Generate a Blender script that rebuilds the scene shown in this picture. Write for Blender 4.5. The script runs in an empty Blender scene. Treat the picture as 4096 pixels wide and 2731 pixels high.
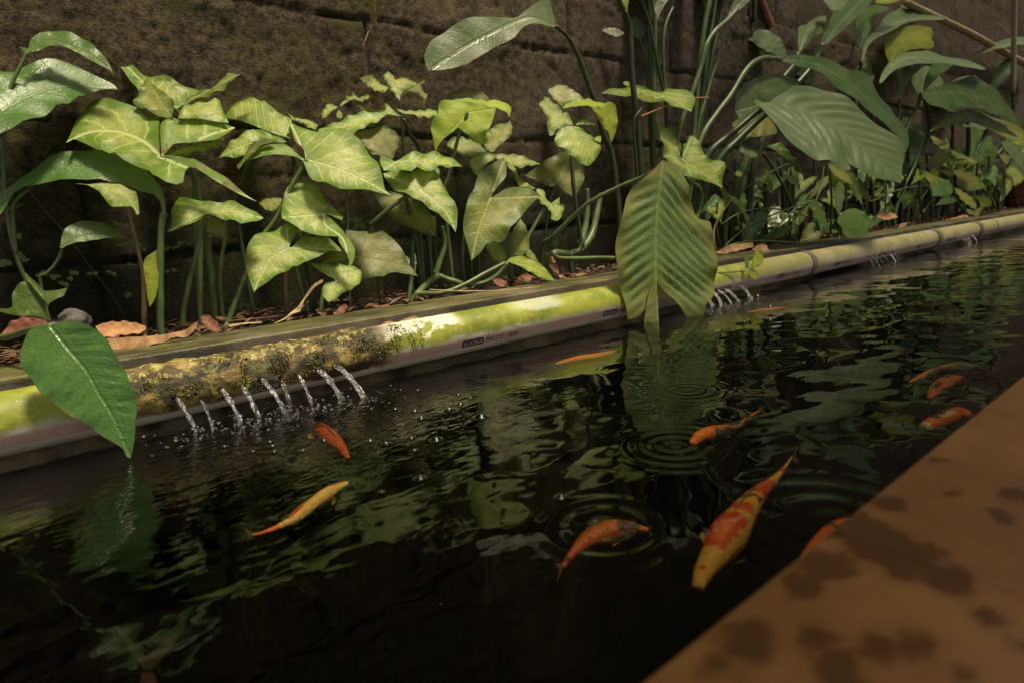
import bpy, bmesh, math, random
from math import radians as rad
from mathutils import Vector, Matrix, noise as mnoise, geometry as mgeo

SC = bpy.context.scene
COL = SC.collection
random.seed(7)

# ---------------------------------------------------------------- camera, sky, sun, exposure
FPX, CAMH = 2322.188, 0.16897
yaw, pit, roll = rad(52.89893507), rad(10.24340588), rad(-4.97526981)
F = Vector((math.cos(yaw)*math.cos(pit), math.sin(yaw)*math.cos(pit), -math.sin(pit)))
R0 = Vector((math.sin(yaw), -math.cos(yaw), 0)); U0 = R0.cross(F)
RT = R0*math.cos(roll) + U0*math.sin(roll)
UP = U0*math.cos(roll) - R0*math.sin(roll)
CAM = Vector((0, 0, CAMH))
cd = bpy.data.cameras.new('camera'); cam = bpy.data.objects.new('camera', cd); COL.objects.link(cam)
cam.matrix_world = Matrix(((RT.x, UP.x, -F.x, 0), (RT.y, UP.y, -F.y, 0), (RT.z, UP.z, -F.z, CAMH), (0, 0, 0, 1)))
cd.sensor_width = 36; cd.lens = FPX/4096*36; cd.clip_start = 0.01; cd.clip_end = 60
cd.dof.use_dof = True; cd.dof.focus_distance = 0.98; cd.dof.aperture_fstop = 7.5
SC.camera = cam

SHADE_EDGE_Y = -.36  # pond-side edge of the added overhead slats
SUN_DIR = Vector((0.14, -0.28, 1.0)).normalized()          # towards the sun
elev = math.asin(SUN_DIR.z); azim = math.atan2(SUN_DIR.x, SUN_DIR.y)
W = bpy.data.worlds.new('World'); SC.world = W; W.use_nodes = True
nt = W.node_tree; bg = nt.nodes['Background']
sky = nt.nodes.new('ShaderNodeTexSky'); sky.sky_type = 'NISHITA'; sky.sun_disc = False
sky.sun_elevation = elev; sky.sun_rotation = azim; sky.dust_density = 4.0; sky.air_density = 0.7
wb = nt.nodes.new('ShaderNodeMix'); wb.data_type = 'RGBA'; wb.blend_type = 'MULTIPLY'; wb.inputs[0].default_value = 1     # warm white balance
wb.inputs[7].default_value = (1.0, .90, .70, 1); nt.links.new(sky.outputs[0], wb.inputs[6])
nt.links.new(wb.outputs[2], bg.inputs[0]); bg.inputs[1].default_value = 0.13
sl = bpy.data.lights.new('sun', 'SUN'); sl.energy = 3.7; sl.angle = rad(9.0); sl.color = (1.0, 0.87, 0.64)
sun = bpy.data.objects.new('sun', sl); COL.objects.link(sun)
sun.rotation_euler = SUN_DIR.to_track_quat('Z', 'Y').to_euler(); sun.location = (0, 0, 5)
SC.view_settings.view_transform = 'Standard'; SC.view_settings.look = 'None'
SC.view_settings.exposure = 0.34; SC.view_settings.gamma = 1
try:
    SC.cycles.use_denoising = True; SC.cycles.max_bounces = 8; SC.cycles.transparent_max_bounces = 12
except Exception: pass

# ---------------------------------------------------------------- helpers
REG = {  # zoom windows of the photograph used for measuring: origin and scale (source pixels 4096 x 2731)
 'A': (0, 0, 2.24), 'B': (900, 200, 2.24), 'C': (1600, 0, 2.24), 'D': (1800, 400, 1.96), 'E': (2500, 0, 2.24),
 'G': (3200, 0, 2.24), 'H': (2800, 500, 1.8148), 'I': (0, 600, 2.24), 'J': (0, 1200, 2.24), 'K': (500, 1300, 2.24),
 'L': (1400, 1100, 2.0925), 'M': (2300, 900, 2.61375), 'N': (2600, 1500, 1.742), 'O': (3200, 1200, 2.24),
 'P': (2500, 1700, 1.4737), 'Q': (0, 1800, 1.47), 'V': (900, 850, 2.94), 'W': (1600, 1000, 2.6133),
 'X': (2700, 850, 2.94), 'Y': (3300, 850, 2.955), 'T': (3500, 500, 3.136), 'Z': (0, 0, 1.0), 'U': (0, 1000, 4.48),
 'R': (2000, 1900, 3.36), 'S': (2400, 0, 3.36)}
def px(reg, p):
    ox, oy, s = REG[reg]; return (ox + p[0]/s, oy + p[1]/s)
def ray(p):
    return F + RT*((p[0]-2048)/FPX) - UP*((p[1]-1365.5)/FPX)
def on_plane(p, P0, n):
    d = ray(p); den = d.dot(n)
    t = (P0-CAM).dot(n)/den if abs(den) > 1e-6 else 9
    return CAM + d*t
def at_y(p, Y): return CAM + ray(p)*(Y/ray(p).y)
def at_z(p, z): d = ray(p); return CAM + d*((z-CAMH)/d.z)
def tag(o, label=None, cat=None, group=None, kind=None):
    if label: o['label'] = label
    if cat: o['category'] = cat
    if group: o['group'] = group
    if kind: o['kind'] = kind
    return o
def empty(name, loc, label, cat, group=None):
    o = bpy.data.objects.new(name, None); COL.objects.link(o); o.location = loc; o.empty_display_size = .02
    return tag(o, label, cat, group)
def mesh_obj(name, verts, faces, m, parent=None, smooth=True, attr=None):
    off = parent.matrix_basis.translation.copy() if parent else Vector()
    pp = parent.parent if parent else None
    if pp: off = off + pp.matrix_basis.translation
    me = bpy.data.meshes.new(name)
    me.from_pydata([tuple(Vector(v)-off) for v in verts], [], faces); me.update()
    if smooth:
        me.polygons.foreach_set('use_smooth', [True]*len(me.polygons))
    if attr:
        a = me.attributes.new('ld', 'FLOAT_COLOR', 'POINT')
        a.data.foreach_set('color', [c for q in attr for c in q])
    if m: me.materials.append(m)
    o = bpy.data.objects.new(name, me); COL.objects.link(o)
    if parent: o.parent = parent
    return o
def catmull(P, n, closed=False):
    out = []; N = len(P); rng = range(N if closed else N-1)
    for i in rng:
        if closed: a, b, c, d = P[i-1], P[i], P[(i+1) % N], P[(i+2) % N]
        else: a, b, c, d = P[max(i-1, 0)], P[i], P[i+1], P[min(i+2, N-1)]
        for k in range(n):
            t = k/n
            out.append(0.5*((2*b) + (c-a)*t + (2*a-5*b+4*c-d)*t*t + (3*b-a-3*c+d)*t*t*t))
    if not closed: out.append(P[-1].copy())
    return out
def tube_geo(P, radii, nseg=8, cap=True, flat=1.0):
    vs, fs = [], []; N = len(P); prev = None
    for i, p in enumerate(P):
        t = (P[min(i+1, N-1)]-P[max(i-1, 0)]).normalized()
        if prev is None:
            a = t.cross(Vector((0, 0, 1)))
            if a.length < .1: a = t.cross(Vector((1, 0, 0)))
        else: a = prev - t*prev.dot(t)
        a.normalize(); b = t.cross(a); prev = a
        for k in range(nseg):
            g = 2*math.pi*k/nseg; vs.append(p + (a*math.cos(g) + b*math.sin(g)*flat)*radii[i])
    for i in range(N-1):
        for k in range(nseg):
            k2 = (k+1) % nseg; fs.append((i*nseg+k, i*nseg+k2, (i+1)*nseg+k2, (i+1)*nseg+k))
    if cap:
        fs.append(tuple(range(nseg-1, -1, -1))); fs.append(tuple((N-1)*nseg+k for k in range(nseg)))
    return vs, fs
def fbm(v, o=3, s=1.0):
    r, a = 0, 1
    for _ in range(o):
        r += a*mnoise.noise(v*s); a *= .5; s *= 2.1
    return r

# ---------------------------------------------------------------- material helpers
def new_mat(name):
    m = bpy.data.materials.new(name); m.use_nodes = True
    t = m.node_tree; return m, t, t.nodes['Principled BSDF'], t.nodes['Material Output']
class NB:
    """tiny node builder"""
    def __init__(s, t): s.t = t
    def n(s, ty, **kw):
        o = s.t.nodes.new(ty)
        for k, v in kw.items(): setattr(o, k, v)
        return o
    def lk(s, a, b): s.t.links.new(a, b)
    def put(s, sock, v):
        if hasattr(v, 'is_linked'): s.lk(v, sock)
        elif isinstance(v, (tuple, list)): sock.default_value = tuple(v) + ((1,) if len(v) == 3 and sock.type == 'RGBA' else ())
        else: sock.default_value = v
    def math(s, op, a, b=0.0, c=None, clamp=False):
        o = s.n('ShaderNodeMath', operation=op); o.use_clamp = clamp
        s.put(o.inputs[0], a); s.put(o.inputs[1], b)
        if c is not None: s.put(o.inputs[2], c)
        return o.outputs[0]
    def ramp(s, v, lo, hi, a=0.0, b=1.0):
        o = s.n('ShaderNodeMapRange'); o.interpolation_type = 'SMOOTHSTEP'
        s.put(o.inputs[0], v); s.put(o.inputs[1], lo); s.put(o.inputs[2], hi); s.put(o.inputs[3], a); s.put(o.inputs[4], b)
        return o.outputs[0]
    def mix(s, f, a, b, ty='MIX'):
        o = s.n('ShaderNodeMix', data_type='RGBA', blend_type=ty)
        s.put(o.inputs[0], f); s.put(o.inputs[6], a); s.put(o.inputs[7], b); return o.outputs[2]
    def noise(s, vec, scale, detail=4, rough=.55, out=0, dist=0.0):
        o = s.n('ShaderNodeTexNoise'); s.put(o.inputs['Scale'], scale); o.inputs['Detail'].default_value = detail
        o.inputs['Roughness'].default_value = rough; o.inputs['Distortion'].default_value = dist
        if vec is not None: s.lk(vec, o.inputs['Vector'])
        return o.outputs[out]
    def pos(s): return s.n('ShaderNodeNewGeometry').outputs['Position']
    def xyz(s, v):
        o = s.n('ShaderNodeSeparateXYZ'); s.lk(v, o.inputs[0]); return o.outputs
    def scale(s, v, k):
        o = s.n('ShaderNodeVectorMath', operation='MULTIPLY'); s.lk(v, o.inputs[0]); o.inputs[1].default_value = k; return o.outputs[0]
    def bump(s, h, dist, strength=1.0, normal=None):
        o = s.n('ShaderNodeBump'); s.put(o.inputs['Height'], h); o.inputs['Distance'].default_value = dist
        o.inputs['Strength'].default_value = strength
        if normal is not None: s.lk(normal, o.inputs['Normal'])
        return o.outputs[0]
    def window(s, v, lo, hi, soft):
        return s.math('MULTIPLY', s.ramp(v, lo-soft, lo+soft), s.ramp(v, hi-soft, hi+soft, 1, 0))

def leaf_mat(name, base, edge, vein, rough=.4, trans=.3, nveins=11., vstr=.55, mott=.6, spot=None, tcol=None, bumpd=.0028, under=.5, spec=.32):
    """a leaf: margin colour, paler centre, veins, mottling, worn spots; attribute ld = (vein distance, edge distance, along vein, random)"""
    m, t, P, out = new_mat(name); b = NB(t)
    at = b.n('ShaderNodeAttribute', attribute_name='ld'); sp = b.n('ShaderNodeSeparateColor'); b.lk(at.outputs['Color'], sp.inputs[0])
    d, e, s_ = sp.outputs[0], sp.outputs[1], sp.outputs[2]; rnd = at.outputs['Alpha']
    p = b.pos()
    n1 = b.noise(p, 60, 4, .6); n2 = b.noise(p, 260, 3, .6); n3 = b.noise(p, 24, 3, .5)
    wob = b.math('MULTIPLY', b.math('SUBTRACT', n1, .5), .05)
    # side veins running obliquely to the midrib
    ph = b.math('MULTIPLY', b.math('SUBTRACT', b.math('ADD', s_, wob), b.math('MULTIPLY', d, .75)), nveins)
    fr = b.math('ABSOLUTE', b.math('SUBTRACT', b.math('FRACT', ph), .5))
    side = b.ramp(fr, .0, .11, 1, 0)
    side = b.math('MULTIPLY', side, b.ramp(e, .0, .06))
    main = b.ramp(d, .004, .014, 1, 0)
    ef = b.ramp(b.math('ADD', e, b.math('MULTIPLY', b.math('SUBTRACT', n1, .5), .22*mott)), .0, .13)
    c = b.mix(ef, edge, base)
    c = b.mix(b.math('MULTIPLY', b.ramp(n2, .45, .66), .55*mott), c, edge)
    c = b.mix(b.math('MULTIPLY', b.ramp(n3, .5, .7), .5*mott), c, edge)
    c = b.mix(b.math('MULTIPLY', b.math('MAXIMUM', b.math('MULTIPLY', side, .75), main), vstr), c, vein)
    if spot:
        n4 = b.noise(p, spot[1], 2, .5)
        c = b.mix(b.math('MULTIPLY', b.ramp(n4, spot[2], spot[2]+.06), .85), c, spot[0])
    hv = b.n('ShaderNodeHueSaturation'); b.put(hv.inputs['Color'], c)
    b.lk(b.math('ADD', b.math('MULTIPLY', rnd, .02), .487), hv.inputs['Hue']); b.lk(b.math('ADD', b.math('MULTIPLY', rnd, .45), .78), hv.inputs['Value'])
    c = hv.outputs[0]
    brn = b.math('MULTIPLY', b.ramp(b.math('ADD', e, b.math('MULTIPLY', n2, .012)), .008, .018, 1, 0), b.ramp(b.noise(p, 38, 2, .5), .55, .62))
    c = b.mix(b.math('MULTIPLY', brn, .8), c, (.17, .10, .035))
    geo = b.n('ShaderNodeNewGeometry')                       # leaf undersides are paler, with a silvery wet sheen painted into the colour
    c = b.mix(b.math('MULTIPLY', geo.outputs['Backfacing'], under), c, (.36, .39, .30))
    b.lk(c, P.inputs['Base Color'])
    b.lk(b.math('ADD', b.math('MULTIPLY', b.ramp(n3, .35, .65), .22), rough-.1), P.inputs['Roughness'])
    P.inputs['Specular IOR Level'].default_value = spec
    hgt = b.math('ADD', b.math('MULTIPLY', b.math('SUBTRACT', b.math('MULTIPLY', side, .25), main), .3), b.math('MULTIPLY', n2, .35))
    nb = b.bump(hgt, bumpd, .8); b.lk(nb, P.inputs['Normal'])
    tr = b.n('ShaderNodeBsdfTranslucent')
    b.lk(b.mix(.55, c, tcol or (base[0]*1.2, base[1]*1.3, base[2]*.4), 'MIX'), tr.inputs[0])
    mx = b.n('ShaderNodeMixShader'); mx.inputs[0].default_value = trans
    b.lk(P.outputs[0], mx.inputs[1]); b.lk(tr.outputs[0], mx.inputs[2]); b.lk(mx.outputs[0], out.inputs[0])
    return m
M = {}
M['arrow'] = leaf_mat('arrowhead_leaf', (.42, .475, .12), (.12, .23, .022), (.66, .72, .32), .45, .34, 10, .75, 1.0, ((.07, .055, .02), 14, .73))
M['glow'] = leaf_mat('young_arrowhead_leaf', (.40, .47, .05), (.24, .34, .025), (.55, .58, .14), .42, .42, 10, .45, .6)
M['olive'] = leaf_mat('old_arrowhead_leaf', (.26, .26, .055), (.075, .13, .018), (.42, .42, .13), .45, .28, 11, .6, .9)
M['lily'] = leaf_mat('peace_lily_leaf', (.070, .145, .022), (.055, .125, .018), (.12, .20, .045), .35, .18, 17, .5, .35, ((.30, .22, .06), 9, .72), spec=.7)
M['waxy'] = leaf_mat('waxy_lily_leaf', (.105, .145, .052), (.08, .13, .034), (.18, .235, .08), .40, .18, 19, .45, .35, spec=.6)
M['hang'] = leaf_mat('ageing_lily_leaf', (.115, .19, .042), (.17, .185, .033), (.27, .36, .10), .36, .2, 17, .6, .45, ((.30, .20, .04), 16, .68), spec=.6)
M['yell'] = leaf_mat('yellowing_leaf', (.26, .25, .055), (.12, .17, .03), (.34, .33, .10), .45, .25, 14, .5, 1.0)
M['pothos'] = leaf_mat('pothos_leaf', (.075, .135, .02), (.07, .13, .02), (.11, .17, .03), .40, .22, 9, .25, .4, ((.42, .40, .10), 55, .66))
def dead_mat(name, c1, c2):
    m, t, P, out = new_mat(name); b = NB(t); p = b.pos()
    n = b.noise(p, 70, 5, .65); n2 = b.noise(p, 18, 3)
    b.lk(b.mix(b.ramp(b.math('ADD', b.math('MULTIPLY', n, .6), b.math('MULTIPLY', n2, .4)), .38, .62), c1, c2), P.inputs['Base Color'])
    P.inputs['Roughness'].default_value = .7; b.lk(b.bump(n, .002), P.inputs['Normal']); return m
M['dead'] = dead_mat('dry_brown_leaf', (.20, .10, .04), (.36, .21, .085))
M['deadr'] = dead_mat('dry_red_leaf', (.10, .03, .015), (.24, .085, .035))
M['deado'] = dead_mat('dry_orange_leaf', (.33, .15, .06), (.50, .26, .10))
M['litter'] = dead_mat('rotting_leaf', (.05, .025, .013), (.19, .10, .045))
M['straw'] = dead_mat('dry_straw', (.32, .22, .10), (.55, .42, .22))
def stem_mat(name, c1, c2):
    m, t, P, out = new_mat(name); b = NB(t); p = b.pos()
    n = b.noise(b.scale(p, (1, 1, .25)), 90, 4)
    b.lk(b.mix(b.ramp(n, .35, .65), c1, c2), P.inputs['Base Color']); P.inputs['Roughness'].default_value = .4
    return m
M['stem'] = stem_mat('green_stem', (.07, .115, .035), (.13, .17, .055))
M['stemd'] = stem_mat('dark_stem', (.035, .06, .022), (.06, .085, .03))
M['stemb'] = stem_mat('brown_stem', (.09, .05, .025), (.17, .10, .05))

# ---------------------------------------------------------------- leaf and stem builders
HCAM = Vector((-.6, -.8, 0)).normalized()
def leaf(par, reg, pts, J, Y, tilt=50, az=0, tips=(), mid=(), mat='arrow', fold=.10, droop=.12, pleat=0., wave=.012, name='leaf', rnd=None, nplt=17, res=24, curl=0.):
    a = rad(az+20); h = Vector((HCAM.x*math.cos(a)-HCAM.y*math.sin(a), HCAM.x*math.sin(a)+HCAM.y*math.cos(a), 0))
    n = (Vector((0, 0, 1))*math.cos(rad(tilt)) + h*math.sin(rad(tilt))).normalized()
    P0 = at_y(px(reg, J), Y)
    e1 = n.cross(Vector((0, 0, 1)))
    if e1.length < .05: e1 = Vector((1, 0, 0))
    e1.normalize(); e2 = n.cross(e1)
    def flat(p):
        w = on_plane(px(reg, p), P0, n) - P0; return Vector((w.dot(e1), w.dot(e2)))
    B = [flat(p) for p in pts]; N = len(B)
    corner = []
    for i in range(N):
        u, v = B[i]-B[i-1], B[(i+1) % N]-B[i]
        corner.append(u.length > 1e-6 and v.length > 1e-6 and u.normalized().dot(v.normalized()) < .15)
    L = max((p-q).length for p in B[::2] for q in B[::2]); hh = L/res
    poly = []
    for i in range(N):
        a_, b_, c_, d_ = B[i-1], B[i], B[(i+1) % N], B[(i+2) % N]
        if corner[i]: a_ = b_ - (c_-b_)*.3
        if corner[(i+1) % N]: d_ = c_ + (c_-b_)*.3
        k = max(1, int((c_-b_).length/hh))
        for j in range(k):
            t = j/k
            poly.append(0.5*((2*b_) + (c_-a_)*t + (2*a_-5*b_+4*c_-d_)*t*t + (3*b_-a_-3*c_+d_)*t*t*t))
    clean = [poly[0]]
    for p in poly[1:]:
        if (p-clean[-1]).length > hh*.15: clean.append(p)
    poly = clean; n_b = len(poly)
    def inside(p):
        c = False; j = n_b-1
        for i in range(n_b):
            A, Bq = poly[i], poly[j]
            if (A.y > p.y) != (Bq.y > p.y) and p.x < (Bq.x-A.x)*(p.y-A.y)/(Bq.y-A.y)+A.x: c = not c
            j = i
        return c
    def segd(p, A, Bq):
        v = Bq-A; t = max(0, min(1, (p-A).dot(v)/max(v.length_squared, 1e-12))); return (p-(A+v*t)).length, t
    def edged(p): return min(segd(p, poly[i-1], poly[i])[0] for i in range(n_b))
    Jf = Vector((0, 0)); veins = []
    for k, tp in enumerate(tips):
        pl = [Jf] + ([flat(q) for q in mid] if k == 0 else []) + [flat(tp)]
        if len(pl) > 2: pl = catmull(pl, 6)
        veins.append(pl)
    V = list(poly)
    for pl in veins:
        for i in range(len(pl)-1):
            k = max(1, int((pl[i+1]-pl[i]).length/hh))
            for j in range(k):
                p = pl[i].lerp(pl[i+1], (j+.5)/k)
                if inside(p) and edged(p) > hh*.3: V.append(p)
    nv = len(V)
    x0, x1 = min(p.x for p in poly), max(p.x for p in poly); y0, y1 = min(p.y for p in poly), max(p.y for p in poly)
    r = 0; y = y0
    while y < y1:
        x = x0 + (hh*.5 if r % 2 else 0)
        while x < x1:
            p = Vector((x, y))
            if inside(p) and edged(p) > hh*.45 and all((p-q).length > hh*.5 for q in V[n_b:nv]): V.append(p)
            x += hh
        y += hh*.87; r += 1
    ov, oe, of, *_ = mgeo.delaunay_2d_cdt(V, [(i, (i+1) % n_b) for i in range(n_b)], [], 1, 1e-7)
    rv = random.random() if rnd is None else rnd
    seed = Vector((random.random()*50, random.random()*50, random.random()*50))
    W3, attr = [], []
    for p in ov:
        best = (9, 0, 1)
        for pl in veins:
            acc = 0
            for i in range(len(pl)-1):
                dd, t = segd(p, pl[i], pl[i+1]); ln = (pl[i+1]-pl[i]).length
                if dd < best[0]:
                    q_ = pl[i+1]-pl[i]; best = (dd, acc+t*ln, 1 if q_.x*(p-pl[i]).y-q_.y*(p-pl[i]).x > 0 else -1)
                acc += ln
        if not veins: best = (0, p.length, 1)
        d, s = best[0]/L, best[1]/L; e = edged(p)/L
        q = Vector((p.x, p.y, 0))/L
        off = fold*d*L - droop*(p.length/L)**2*L + wave*L*fbm(q*3+seed, 2)*min(1, .35+6*d) + curl*L*max(0, d-.12)**1.5
        off += wave*.8*L*math.sin(s*26+seed.x)*max(0, 1-e*9)*min(1, d*6)
        if pleat:
            nz = fbm(q*2.2+seed*1.7, 2)
            off += pleat*L*.75*(.75+.7*nz)*math.sin(2*math.pi*nplt*(s-(.74+.13*best[2])*d+.012*nz))*min(1, d*14)*min(1, e*14)
        w = P0 + e1*p.x + e2*p.y + n*off
        W3.append(w); attr.append((d, e, s, rv))
    return mesh_obj(name, W3, [tuple(f) for f in of], M[mat], par, True, attr)

SOIL = .070
def stem(par, reg, pts, Y0, Y1, w0, w1, mat='stem', ground=True, name='stem'):
    n = len(pts); P = []
    for i, p in enumerate(pts):
        P.append(at_y(px(reg, p), Y0 + (Y1-Y0)*(i/(n-1) if n > 1 else 0)))
    if ground and P[-1].z > SOIL-.005: P.append(Vector((P[-1].x, P[-1].y, SOIL-.012)))
    Q = catmull(P, 5); k = len(Q); s = REG[reg][2]
    sd = random.random()*60
    rr = [(1+.10*mnoise.noise(Vector((i*.7, sd, 0)))+.16*max(0, math.sin(i*.45+sd))**12)*max(.0009, (w0+(w1-w0)*i/(k-1))/s/2/FPX*max(.3, (q-CAM).dot(F))) for i, q in enumerate(Q)]
    vs, fs = tube_geo(Q, rr, 8)
    return mesh_obj(name, vs, fs, M[mat], par)
# ---------------------------------------------------------------- the setting
YP, ZP, RP = .70816, .03844, .030                 # pipe axis and radius
YT, ZT = .09342, .04788                           # coping edge
YL0, YL1, ZL = .7502, .868, .0749                 # kerb in front of the bed
YW = 1.10                                         # face of the block wall
XA, XB = -2.2, 9.0

def box_geo(x0, x1, y0, y1, z0, z1):
    v = [(x0, y0, z0), (x1, y0, z0), (x1, y1, z0), (x0, y1, z0), (x0, y0, z1), (x1, y0, z1), (x1, y1, z1), (x0, y1, z1)]
    f = [(0, 3, 2, 1), (4, 5, 6, 7), (0, 1, 5, 4), (1, 2, 6, 5), (2, 3, 7, 6), (3, 0, 4, 7)]
    return [Vector(q) for q in v], f
def bevel_box(name, dims, m, parent=None, bev=.004, seg=2):
    v, f = box_geo(*dims); o = mesh_obj(name, v, f, m, parent, True)
    bm = bmesh.new(); bm.from_mesh(o.data)
    bmesh.ops.bevel(bm, geom=bm.edges[:], offset=bev, segments=seg, affect='EDGES', profile=.6)
    bm.to_mesh(o.data); bm.free(); o.data.polygons.foreach_set('use_smooth', [True]*len(o.data.polygons))
    return o

# --- block wall
m, t, P, out = new_mat('old_block_wall'); b = NB(t); p = b.pos(); X = b.xyz(p)
n1 = b.noise(p, 5, 6, .65); n2 = b.noise(p, 60, 6, .7); n3 = b.noise(p, 300, 4, .7); n4 = b.noise(p, 9, 5, .6); n5 = b.noise(p, 22, 5, .7)
right = b.ramp(b.math('ADD', X[0], b.math('MULTIPLY', b.math('SUBTRACT', n1, .5), 1.3)), .45, 1.5)
n6 = b.noise(p, 130, 4, .7); c = b.mix(b.ramp(b.math('ADD', b.math('MULTIPLY', n2, .6), b.math('MULTIPLY', n6, .4)), .40, .62), (.030, .023, .011), (.185, .140, .068))
c = b.mix(b.math('MULTIPLY', b.ramp(n4, .48, .60), b.ramp(n5, .38, .62)), c, (.115, .112, .022))
cr = b.mix(b.ramp(n2, .35, .68), (.085, .066, .05), (.23, .18, .135))
cr = b.mix(b.math('MULTIPLY', b.ramp(n1, .5, .62), .7), cr, (.21, .155, .11))
c = b.mix(right, c, cr); c = b.mix(b.ramp(n6, .34, .42, .75, 0), c, (.02, .015, .008))
c = b.mix(b.math('MULTIPLY', b.ramp(n5, .63, .72), .6), c, (.30, .24, .16))
c = b.mix(b.math('MULTIPLY', b.ramp(n3, .5, .72), .55), c, (.30, .235, .15))
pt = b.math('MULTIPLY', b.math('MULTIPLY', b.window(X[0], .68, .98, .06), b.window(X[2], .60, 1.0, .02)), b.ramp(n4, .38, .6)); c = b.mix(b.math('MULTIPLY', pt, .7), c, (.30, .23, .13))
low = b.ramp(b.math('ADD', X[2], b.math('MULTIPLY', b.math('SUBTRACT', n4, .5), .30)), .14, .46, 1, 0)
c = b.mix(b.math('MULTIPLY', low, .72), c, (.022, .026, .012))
at = b.n('ShaderNodeAttribute', attribute_name='ld'); c = b.mix(at.outputs['Color'], c, (.018, .014, .009))
b.lk(c, P.inputs['Base Color']); P.inputs['Roughness'].default_value = .85; P.inputs['Specular IOR Level'].default_value = .25
hg = b.math('ADD', b.math('MULTIPLY', n2, .8), b.math('MULTIPLY', n3, 1.0))
hg = b.math('ADD', hg, b.math('MULTIPLY', b.ramp(n6, .32, .42), .6))
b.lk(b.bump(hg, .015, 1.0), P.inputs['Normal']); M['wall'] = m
def joints(x, z):
    zz = [-.2, -.02, .183, .388, .597, .806, 1.01, 1.22, 1.43, 1.64, 1.85, 2.06, 2.27, 2.48, 2.69, 2.9, 3.11, 3.32, 3.53, 3.74, 3.95, 4.3]
    seams = {3: [-.42, -.10, .22, .545, .87, 1.27], 4: [-.5, -.1, .30, .725, 1.09, 1.49], 2: [-.3, .05, .42, .72, 1.08, 1.42]}
    dz = min(abs(z-q) for q in zz); i = sum(1 for q in zz if q <= z)-1
    if x < 1.55: s = seams.get(i, seams[2] if i % 2 else seams[4])
    else: s = []
    if x > 1.2: k = 1.27 + .4*round((x-1.27)/.4 - (0 if i % 2 else .5)) + (0 if i % 2 else .2); s = s + [k]
    dx = min(abs(x-q) for q in s) if s else 9
    return dz, dx
xs = []; x = XA
while x < XB:
    xs.append(x); x += .007 if -.15 < x < 2.1 else (.02 if 2.1 <= x < 5.8 else .08)
xs.append(XB)
zs = []; z = -.02
while z < 4.2:
    zs.append(z); z += .007 if .15 < z < .80 else (.02 if z < 1.45 else .12)
zs.append(4.2)
vs, fs, at_ = [], [], []
for z in zs:
    for x in xs:
        v = Vector((x, 0, z)); wob = .004*fbm(v*9, 2)
        dz, dx = joints(x + wob*.8, z + wob)
        fade = .45 + .55*min(1, max(0, fbm(v*3+Vector((9, 2, 1)), 2)+.55))
        g = max(math.exp(-(dz/.0042)**2), math.exp(-(dx/.0042)**2))*fade*(.7+.3*min(1, max(0, (x+.05)/.45)))
        crack = abs(fbm(v*4.2+Vector((3, 7, 5)), 3)); ck = math.exp(-(crack/.018)**2)*max(0, fbm(v*2.2+Vector((1, 1, 8)), 2)+.15)
        pl = .006*fbm(v*4, 2) + .0022*fbm(v*24, 2) + .0042*abs(fbm(v*58, 2)) + .0028*max(0, min(1, fbm(v*7+Vector((4, 4, 4)), 4)*8))
        blk = .006*mnoise.noise(Vector((round(x/.4)*3.3, 0, round(z/.21)*7.7)))
        vs.append(Vector((x, YW - pl - blk + .011*g + .004*ck, z))); a = min(1, g*.9+ck*.35); at_.append((a, a, a, 1))
nx = len(xs)
for j in range(len(zs)-1):
    for i in range(nx-1):
        k = j*nx+i; fs.append((k, k+1, k+nx+1, k+nx))
nb_ = len(vs)
vs += [Vector((XA, YW+.1, -.02)), Vector((XB, YW+.1, -.02)), Vector((XB, YW+.1, 4.2)), Vector((XA, YW+.1, 4.2))]; at_ += [(0, 0, 0, 1)]*4
fs.append((nb_+1, nb_, nb_+3, nb_+2))
top = (len(zs)-1)*nx
fs.append(tuple([top+i for i in range(nx)] + [nb_+2, nb_+3]))
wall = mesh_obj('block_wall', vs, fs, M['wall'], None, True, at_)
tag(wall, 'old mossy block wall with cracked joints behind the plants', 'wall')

# --- soil bed, kerb, pond shell, water, coping
m, t, P, out = new_mat('dark_soil'); b = NB(t); p = b.pos()
n1 = b.noise(p, 60, 6, .7); n2 = b.noise(p, 12, 3)
b.lk(b.mix(b.ramp(n1, .35, .7), (.010, .008, .005), (.05, .033, .02)), P.inputs['Base Color']); P.inputs['Roughness'].default_value = .95
b.lk(b.bump(n1, .01), P.inputs['Normal']); M['soil'] = m
vs, fs = [], []; nx = 260; ny = 14
for j in range(ny+1):
    for i in range(nx+1):
        u = i/nx; x = XA + (XB-XA)*(u**1.35); y = YL1-.01 + (YW+.03-YL1)*j/ny
        vs.append(Vector((x, y, SOIL-.004 + .009*fbm(Vector((x, y, 0))*9, 3) - (.012 if j == 0 else 0))))
for j in range(ny):
    for i in range(nx):
        k = j*(nx+1)+i; fs.append((k, k+1, k+nx+2, k+nx+1))
tag(mesh_obj('soil', vs, fs, M['soil']), kind='structure')

m, t, P, out = new_mat('mossy_kerb'); b = NB(t); p = b.pos(); X = b.xyz(p)
n1 = b.noise(b.scale(p, (.35, 1, 1)), 30, 6, .65); n2 = b.noise(p, 9, 4, .6); n3 = b.noise(p, 200, 3, .7)
top = b.ramp(X[2], ZL-.006, ZL-.001)
c = b.mix(b.ramp(n1, .38, .66), (.035, .034, .010), (.13, .122, .034))
c = b.mix(b.ramp(n2, .5, .68), c, (.15, .125, .07))
front = b.mix(b.ramp(n2, .45, .62), (.035, .028, .017), (.10, .08, .05))
c = b.mix(top, front, c); c = b.mix(b.math('MULTIPLY', b.ramp(n3, .62, .75), .6), c, (.03, .025, .012))
b.lk(c, P.inputs['Base Color']); P.inputs['Roughness'].default_value = .55; b.lk(b.bump(b.math('ADD', n1, b.math('MULTIPLY', n3, .3)), .003), P.inputs['Normal']); M['kerb'] = m
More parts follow.
